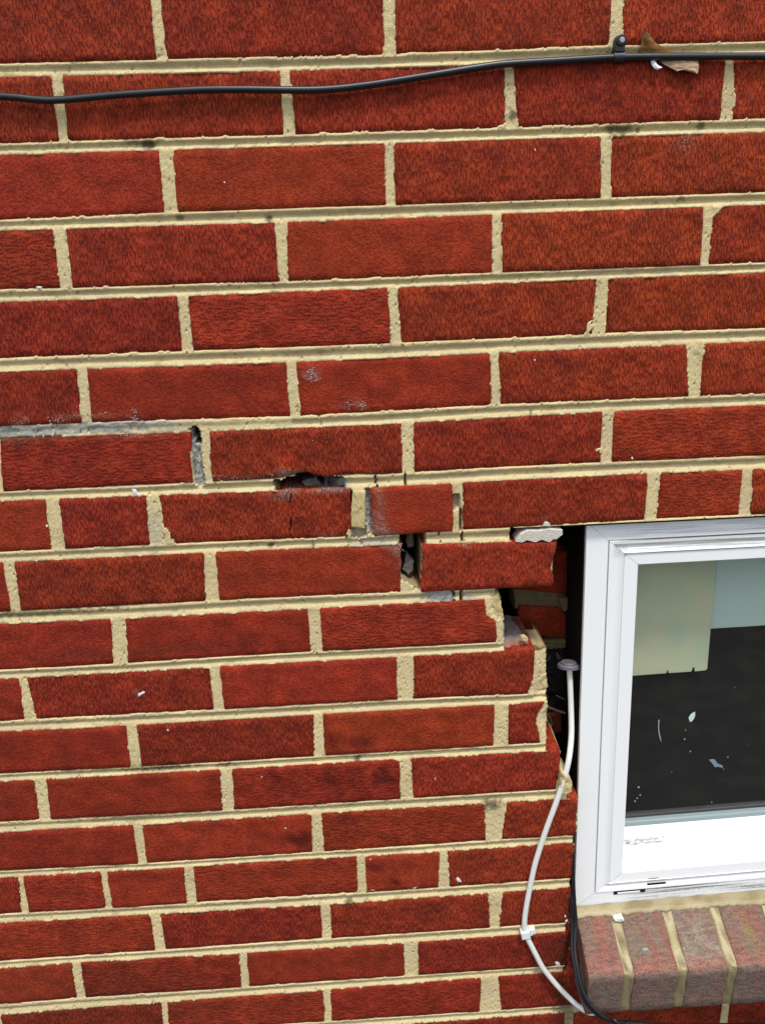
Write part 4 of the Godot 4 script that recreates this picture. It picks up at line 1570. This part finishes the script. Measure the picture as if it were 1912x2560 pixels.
func build_cables() -> void:
	var black := mat(Color(0.072, 0.075, 0.10), 0.38, 0.5)
	var p: Array = [Vector3(-560, -86, 6), Vector3(-420, -88, 6), Vector3(-336, -91.8, 6.0), Vector3(-304, -95.3, 6.3), Vector3(-282, -96.2, 6.6), Vector3(-227, -93.2, 6.4), Vector3(-160, -91.2, 6.0), Vector3(-116, -91.7, 5.8), Vector3(-49, -93.8, 5.4), Vector3(-3, -91.2, 5.0), Vector3(54, -84.6, 4.6), Vector3(99, -79.2, 4.4), Vector3(129, -76.4, 4.4), Vector3(179, -74.8, 4.4), Vector3(235, -73.4, 4.5), Vector3(293, -74.2, 4.8), Vector3(375, -76.0, 5.0), Vector3(460, -78, 5), Vector3(620, -80, 5)]
	solo("black_cable", "black cable running level across the top courses under a clip", "cable", done(tube(path(p), 0.0034, 16)), black)
	# its clip
	var clip := thing("cable_clip", "small black nailed clip holding the upper cable", "cable clip", V(235.5, -73.4, 0))
	var cb := mat(Color(0.105, 0.10, 0.145), 0.45, 0.5)
	var st := st_new()
	var prev: Array = []
	for i in 15:
		var a := lerpf(-0.6, PI + 0.25, i / 14.0)
		var y := -73.4 - 4.6 * cos(a)
		var z := 4.5 + 4.6 * sin(a)
		var yi := -73.4 - 3.45 * cos(a)
		var zi := 4.5 + 3.45 * sin(a)
		var row: Array = [V(230.4, y, z), V(240.4, y, z), V(240.4, yi, zi), V(230.4, yi, zi)]
		if i > 0:
			for k in 4:
				var j := (k + 1) % 4
				quad(st, prev[k], prev[j], row[j], row[k])
		prev = row
	part("clip_strap", done(st), cb, clip)
	var st2 := st_new()
	slab(st2, 230.6, 240.2, -69.6, -60.0, -3.0, 8.2, 1.0)
	part("clip_body", done(st2), cb, clip)
	var cy := st_new()
	disc(cy, Vector3(236.0, -59.4, -2.0), Vector3(236.0, -60.0, 10.4), 5.0, 18)
	part("clip_boss", done(cy), cb, clip)
	var nl := st_new()
	disc(nl, Vector3(236.2, -59.9, 10.0), Vector3(236.2, -60.1, 11.6), 2.4, 12)
	part("nail_head", done(nl), mat(Color(0.62, 0.66, 0.66), 0.5, 0.5), clip)
	# white cable
	var white := mat(Color(0.84, 0.84, 0.82), 0.4, 0.5)
	var q: Array = [Vector3(217.2, -721, -26), Vector3(218.0, -745, -22), Vector3(218.6, -775, -17), Vector3(217.8, -804, -9), Vector3(213.0, -828, 2.0), Vector3(207.5, -852, 5.5), Vector3(201.4, -875, 6.0), Vector3(194.5, -899, 6.0), Vector3(187.5, -923, 5.5), Vector3(180.0, -952, 5.0), Vector3(173.8, -978, 4.8), Vector3(168.6, -1010, 4.6), Vector3(164.0, -1043, 4.6), Vector3(162.2, -1066, 4.6), Vector3(163.4, -1083, 4.6), Vector3(169.4, -1098, 5.0), Vector3(177.0, -1116, 5.5), Vector3(186.4, -1137.5, 6.0), Vector3(197.6, -1156.0, 6.8), Vector3(210.2, -1173.5, 8.5), Vector3(223.4, -1188.2, 12.0), Vector3(234.4, -1194.4, 20.0), Vector3(246.0, -1197.0, 27.0), Vector3(262.0, -1193.0, 26.0), Vector3(290.0, -1186.0, 14.0), Vector3(340.0, -1186.0, 5.0), Vector3(560.0, -1190.0, 4.6)]
	solo("white_cable", "white cable hanging from a grommet and bowing down past the broken bricks", "cable", done(tube(path(q), 0.0034, 16)), white)
	var gr := st_new()
	disc(gr, Vector3(216.0, -723.0, -25.5), Vector3(216.3, -718.2, -26.5), 13.2, 28)
	disc(gr, Vector3(216.3, -718.4, -26.4), Vector3(216.4, -715.6, -26.8), 9.5, 24)
	var gt := thing("cable_grommet", "pale plastic disc on the white cable's upper end in the gap", "grommet", V(216, -723, -25))
	var gm := mat(Color(0.36, 0.35, 0.38), 0.5, 0.5)
	part("flange", done(gr), gm, gt)
	var wc := thing("cable_clip", "white plastic clip nailing the white cable to the wall", "cable clip", V(165, -1084, 0))
	var sw := st_new()
	var tilt := func(x: float, y: float, z: float) -> Vector3:
		var w := Vector2(x, y).rotated(0.16)
		return V(164.0 + w.x, -1083.0 + w.y, z)
	var box := func(s: SurfaceTool, x0: float, x1: float, y0: float, y1: float, z0: float, z1: float, ch: float) -> void:
		var fr: Array = []
		for k in [[x0, y0], [x0, y1], [x1, y1], [x1, y0]]:
			fr.append([(tilt as Callable).call(k[0] + (ch if k[0] == x0 else -ch), k[1] + (ch if k[1] == y0 else -ch), z1), (tilt as Callable).call(k[0], k[1], z1 - ch), (tilt as Callable).call(k[0], k[1], z0)])
		quad(s, fr[0][0], fr[1][0], fr[2][0], fr[3][0])
		for k in 4:
			var j := (k + 1) % 4
			quad(s, fr[k][1], fr[j][1], fr[j][0], fr[k][0])
			quad(s, fr[k][2], fr[j][2], fr[j][1], fr[k][1])
	(box as Callable).call(sw, -6.2, 5.2, -5.8, 5.6, -1.0, 9.6, 1.0)
	part("clip_body", done(sw), white, wc)
	var sw2 := st_new()
	(box as Callable).call(sw2, 5.1, 12.6, -4.6, 6.4, -1.0, 7.2, 1.2)
	part("nail_boss", done(sw2), white, wc)
	var sn := st_new()
	disc(sn, Vector3(174.6, -1084.6, 6.6), Vector3(174.6, -1084.8, 8.0), 2.3, 12)
	part("nail_head", done(sn), mat(Color(0.30, 0.29, 0.36), 0.5, 0.5), wc)
	# the two thin black cables at the corner of the sill
	var c1: Array = [Vector3(223.5, -905, -14), Vector3(223.6, -944, -6), Vector3(224.0, -995, 0), Vector3(225.2, -1035, 6), Vector3(226.6, -1064, 12), Vector3(222.2, -1090, 26), Vector3(222.4, -1106, 39), Vector3(224.6, -1124, 52), Vector3(231.6, -1141, 61), Vector3(248.5, -1159, 67), Vector3(269.5, -1175, 63), Vector3(296.0, -1187, 56), Vector3(335.0, -1202, 49), Vector3(420.0, -1230, 30), Vector3(560.0, -1268, 5)]
	var c2: Array = [Vector3(221.0, -1024, -6)]
	for k in range(4, c1.size()):
		var turn := 0.6 * sin(k * 1.3)
		c2.append(c1[k] + Vector3(-2.6 + turn, -2.6 + turn, -3.2))
	solo("black_cable", "thin black cable hugging the brick end left of the sill, the inner one of two", "cable", done(tube(path(c1), 0.0023, 12)), black)
	solo("black_cable", "thin black cable nearer the sill's brick end, twisted with another", "cable", done(tube(path(c2), 0.0023, 12)), black)
	var tie := st_new()
	tube(path([Vector3(262.0, -1163.0, 68.0), Vector3(265.5, -1166.0, 71.5), Vector3(268.5, -1173.0, 69.0), Vector3(267.0, -1182.0, 60.0)]), 0.0022, 8, tie)
	tube(path([Vector3(279.0, -1174.0, 66.0), Vector3(281.5, -1178.5, 66.0), Vector3(281.0, -1186.0, 58.0)]), 0.0018, 8, tie)
	solo("cable_tie", "black tie round the two thin cables below the sill", "cable tie", done(tie), black)


# a solid disc or pin between two points (wall mm)
func disc(st: SurfaceTool, a: Vector3, b: Vector3, r: float, sides: int) -> void:
	var d := (b - a).normalized()
	var s := d.cross(Vector3(1, 0, 0.2)).normalized()
	var t := d.cross(s).normalized()
	var ch := minf(r * 0.2, (b - a).length() * 0.3)
	for i in sides:
		var p := TAU * i / sides
		var q := TAU * (i + 1) / sides
		var u := s * cos(p) + t * sin(p)
		var v := s * cos(q) + t * sin(q)
		var a0 := a + u * r
		var a1 := a + v * r
		var b0 := b - d * ch + u * r
		var b1 := b - d * ch + v * r
		var c0 := b + u * (r - ch)
		var c1 := b + v * (r - ch)
		st.set_smooth_group(-1)
		quad(st, V(a0.x, a0.y, a0.z), V(a1.x, a1.y, a1.z), V(b1.x, b1.y, b1.z), V(b0.x, b0.y, b0.z))
		quad(st, V(b0.x, b0.y, b0.z), V(b1.x, b1.y, b1.z), V(c1.x, c1.y, c1.z), V(c0.x, c0.y, c0.z))
		tri(st, V(c0.x, c0.y, c0.z), V(c1.x, c1.y, c1.z), V(b.x, b.y, b.z))
		tri(st, V(a1.x, a1.y, a1.z), V(a0.x, a0.y, a0.z), V(a.x, a.y, a.z))


# ---------------------------------------------------------------- leaf and flecks

func leaf_sheet(rows: Array, col_a: Color, col_b: Color, sd: int) -> ArrayMesh:
	# rows of [left x, y, z, right x, y, z] lofted into a crinkled sheet 0.3 mm thick
	var st := st_new()
	var nu := 10
	var nv := (rows.size() - 1) * 4
	for side in 2:
		st.set_smooth_group(1 + side)
		var g: Array = []
		for j in nv + 1:
			var f := float(j) / 4.0
			var i := mini(int(f), rows.size() - 2)
			var t := f - i
			var ra: Array = rows[i]
			var rb: Array = rows[i + 1]
			var line: Array = []
			for k in nu + 1:
				var u := float(k) / nu
				var a := Vector3(ra[0], ra[1], ra[2]).lerp(Vector3(ra[3], ra[4], ra[5]), u)
				var b := Vector3(rb[0], rb[1], rb[2]).lerp(Vector3(rb[3], rb[4], rb[5]), u)
				var p := a.lerp(b, t)
				p.z += 1.6 * sin(u * PI) + 1.1 * n_a.get_noise_2d(p.x * 3.0 + sd, p.y * 3.0) - side * 0.3
				line.append(p)
			g.append(line)
		for j in nv:
			for k in nu:
				for q in ([[0, 0], [0, 1], [1, 1], [0, 0], [1, 1], [1, 0]] if side == 0 else [[0, 0], [1, 1], [0, 1], [0, 0], [1, 0], [1, 1]]):
					var p: Vector3 = g[j + q[0]][k + q[1]]
					st.set_color(col_a.lerp(col_b, clampf(0.5 + 1.4 * n_a.get_noise_2d(p.x * 2.0, p.y * 2.0 + sd), 0.0, 1.0)))
					st.add_vertex(V(p.x, p.y, p.z))
	return done(st)


func build_leaf() -> void:
	var m := mat(Color.WHITE, 0.7, 0.3)
	m.vertex_color_use_as_albedo = true
	m.vertex_color_is_srgb = true
	m.backlight_enabled = true
	m.backlight = Color(0.12, 0.08, 0.04)
	var t := thing("dead_leaf", "curled brown dead leaf caught behind the upper black cable", "leaf", V(285, -75, 2))
	part("leaf_blade", leaf_sheet([[258.0, -50.6, 6.0, 260.2, -51.4, 5.0], [256.6, -55.5, 5.5, 264.8, -56.0, 3.0], [256.4, -61.0, 4.6, 271.0, -61.8, 2.0], [256.0, -66.0, 3.0, 279.0, -65.2, 1.6], [257.0, -70.5, 1.5, 290.0, -69.6, 1.2], [263.0, -74.0, 0.8, 296.0, -73.6, 1.0]], Color(0.50, 0.38, 0.22), Color(0.40, 0.27, 0.16), 3), m, t)
	part("leaf_blade", leaf_sheet([[272.0, -74.5, 1.2, 310.0, -75.0, 2.0], [277.0, -78.6, 3.0, 311.0, -79.0, 5.0], [282.0, -82.0, 4.4, 311.6, -82.5, 6.5], [287.5, -84.8, 5.4, 311.2, -85.6, 7.0], [291.2, -87.2, 6.0, 292.6, -86.0, 6.2]], Color(0.66, 0.55, 0.45), Color(0.55, 0.45, 0.36), 9), m, t)
	part("leaf_blade", leaf_sheet([[292.0, -83.6, 5.6, 311.4, -83.8, 7.0], [296.0, -86.0, 6.0, 311.0, -86.0, 7.4], [304.5, -88.0, 6.8, 310.6, -88.0, 7.6], [308.4, -89.4, 7.2, 310.2, -89.8, 7.8]], Color(0.68, 0.56, 0.47), Color(0.58, 0.47, 0.38), 15), m, t)
	var wst := leaf_sheet([[265.6, -74.0, 1.5, 270.8, -74.0, 1.8], [266.4, -78.0, 3.5, 271.2, -77.6, 3.8], [267.8, -81.8, 5.0, 272.6, -80.8, 5.2], [270.0, -84.4, 6.0, 275.2, -82.6, 6.4], [272.4, -85.2, 6.8, 276.4, -83.2, 7.0]], Color(0.90, 0.90, 0.94), Color(0.84, 0.84, 0.90), 21)
	solo("paper_scrap", "tiny curled white scrap hanging under the black cable beside the leaf", "paper scrap", wst, m)


func build_flecks() -> void:
	var pale := mat(Color(0.80, 0.78, 0.78), 0.9, 0.2)
	var r := RandomNumberGenerator.new()
	r.seed = 5
	var blob := func(x: float, y: float, a: float, b: float, turn: float, z: float) -> ArrayMesh:
		var st := st_new()
		st.set_smooth_group(1)
		var pts: Array = []
		for k in 9:
			var w := Vector2(cos(-TAU * k / 9.0) * a, sin(-TAU * k / 9.0) * b) * r.randf_range(0.65, 1.25)
			w = w.rotated(turn)
			pts.append(Vector2(x + w.x, y + w.y))
		for k in 9:
			var p: Vector2 = pts[k]
			var q: Vector2 = pts[(k + 1) % 9]
			tri(st, V(p.x, p.y, z - 0.8), V(q.x, q.y, z - 0.8), V(x, y, z + 0.8))
		return done(st)
	# white flecks big enough to see singly
	for f in FLECKS:
		part("paint_fleck", (blob as Callable).call(f[0], f[1], f[2], f[3], f[4], 1.0), pale, wall)
	# powdery lime spotting in small patches
	var lm := mat(Color(0.66, 0.58, 0.57), 0.95, 0.1)
	for s in [[-68, -357, 6, 5, 26], [-66, -364, 5, 4, 12], [-17, -392, 4, 4, 16], [-32, -391, 5, 4, 12], [-253, -396, 5, 5, 22], [-250, -388, 4, 4, 10], [-369, -394, 9, 3, 26], [-329, -394, 9, 3, 20], [-300, -390, 26, 2, 24], [-445, -413, 30, 3, 26], [-262, -412, 22, 2, 18], [-60, -420, 30, 10, 10], [-150, -462, 40, 3, 30], [0, -530, 24, 5, 30], [-8, -516, 5, 14, 20], [16, -552, 5, 9, 20], [308, -148, 8, 7, 12], [190, -1080, 30, 30, 5], [-30, -1005, 5, 2, 6], [24, -1005, 3, 2, 5]]:
		var st := st_new()
		for k in int(s[4]):
			var x: float = s[0] + r.randfn(0.0, 0.5) * s[2]
			var y: float = s[1] + r.randfn(0.0, 0.5) * s[3]
			var a := r.randf_range(0.3, 0.9)
			var c := V(x, y, 1.3)
			var ring: Array = []
			for q in 5:
				ring.append(V(x + cos(-TAU * q / 5.0) * a * r.randf_range(0.6, 1.4), y + sin(-TAU * q / 5.0) * a * r.randf_range(0.6, 1.4), 0.3))
			for q in 5:
				tri(st, ring[q], ring[(q + 1) % 5], c)
		part("lime_spots", done(st), lm, wall, "stuff")
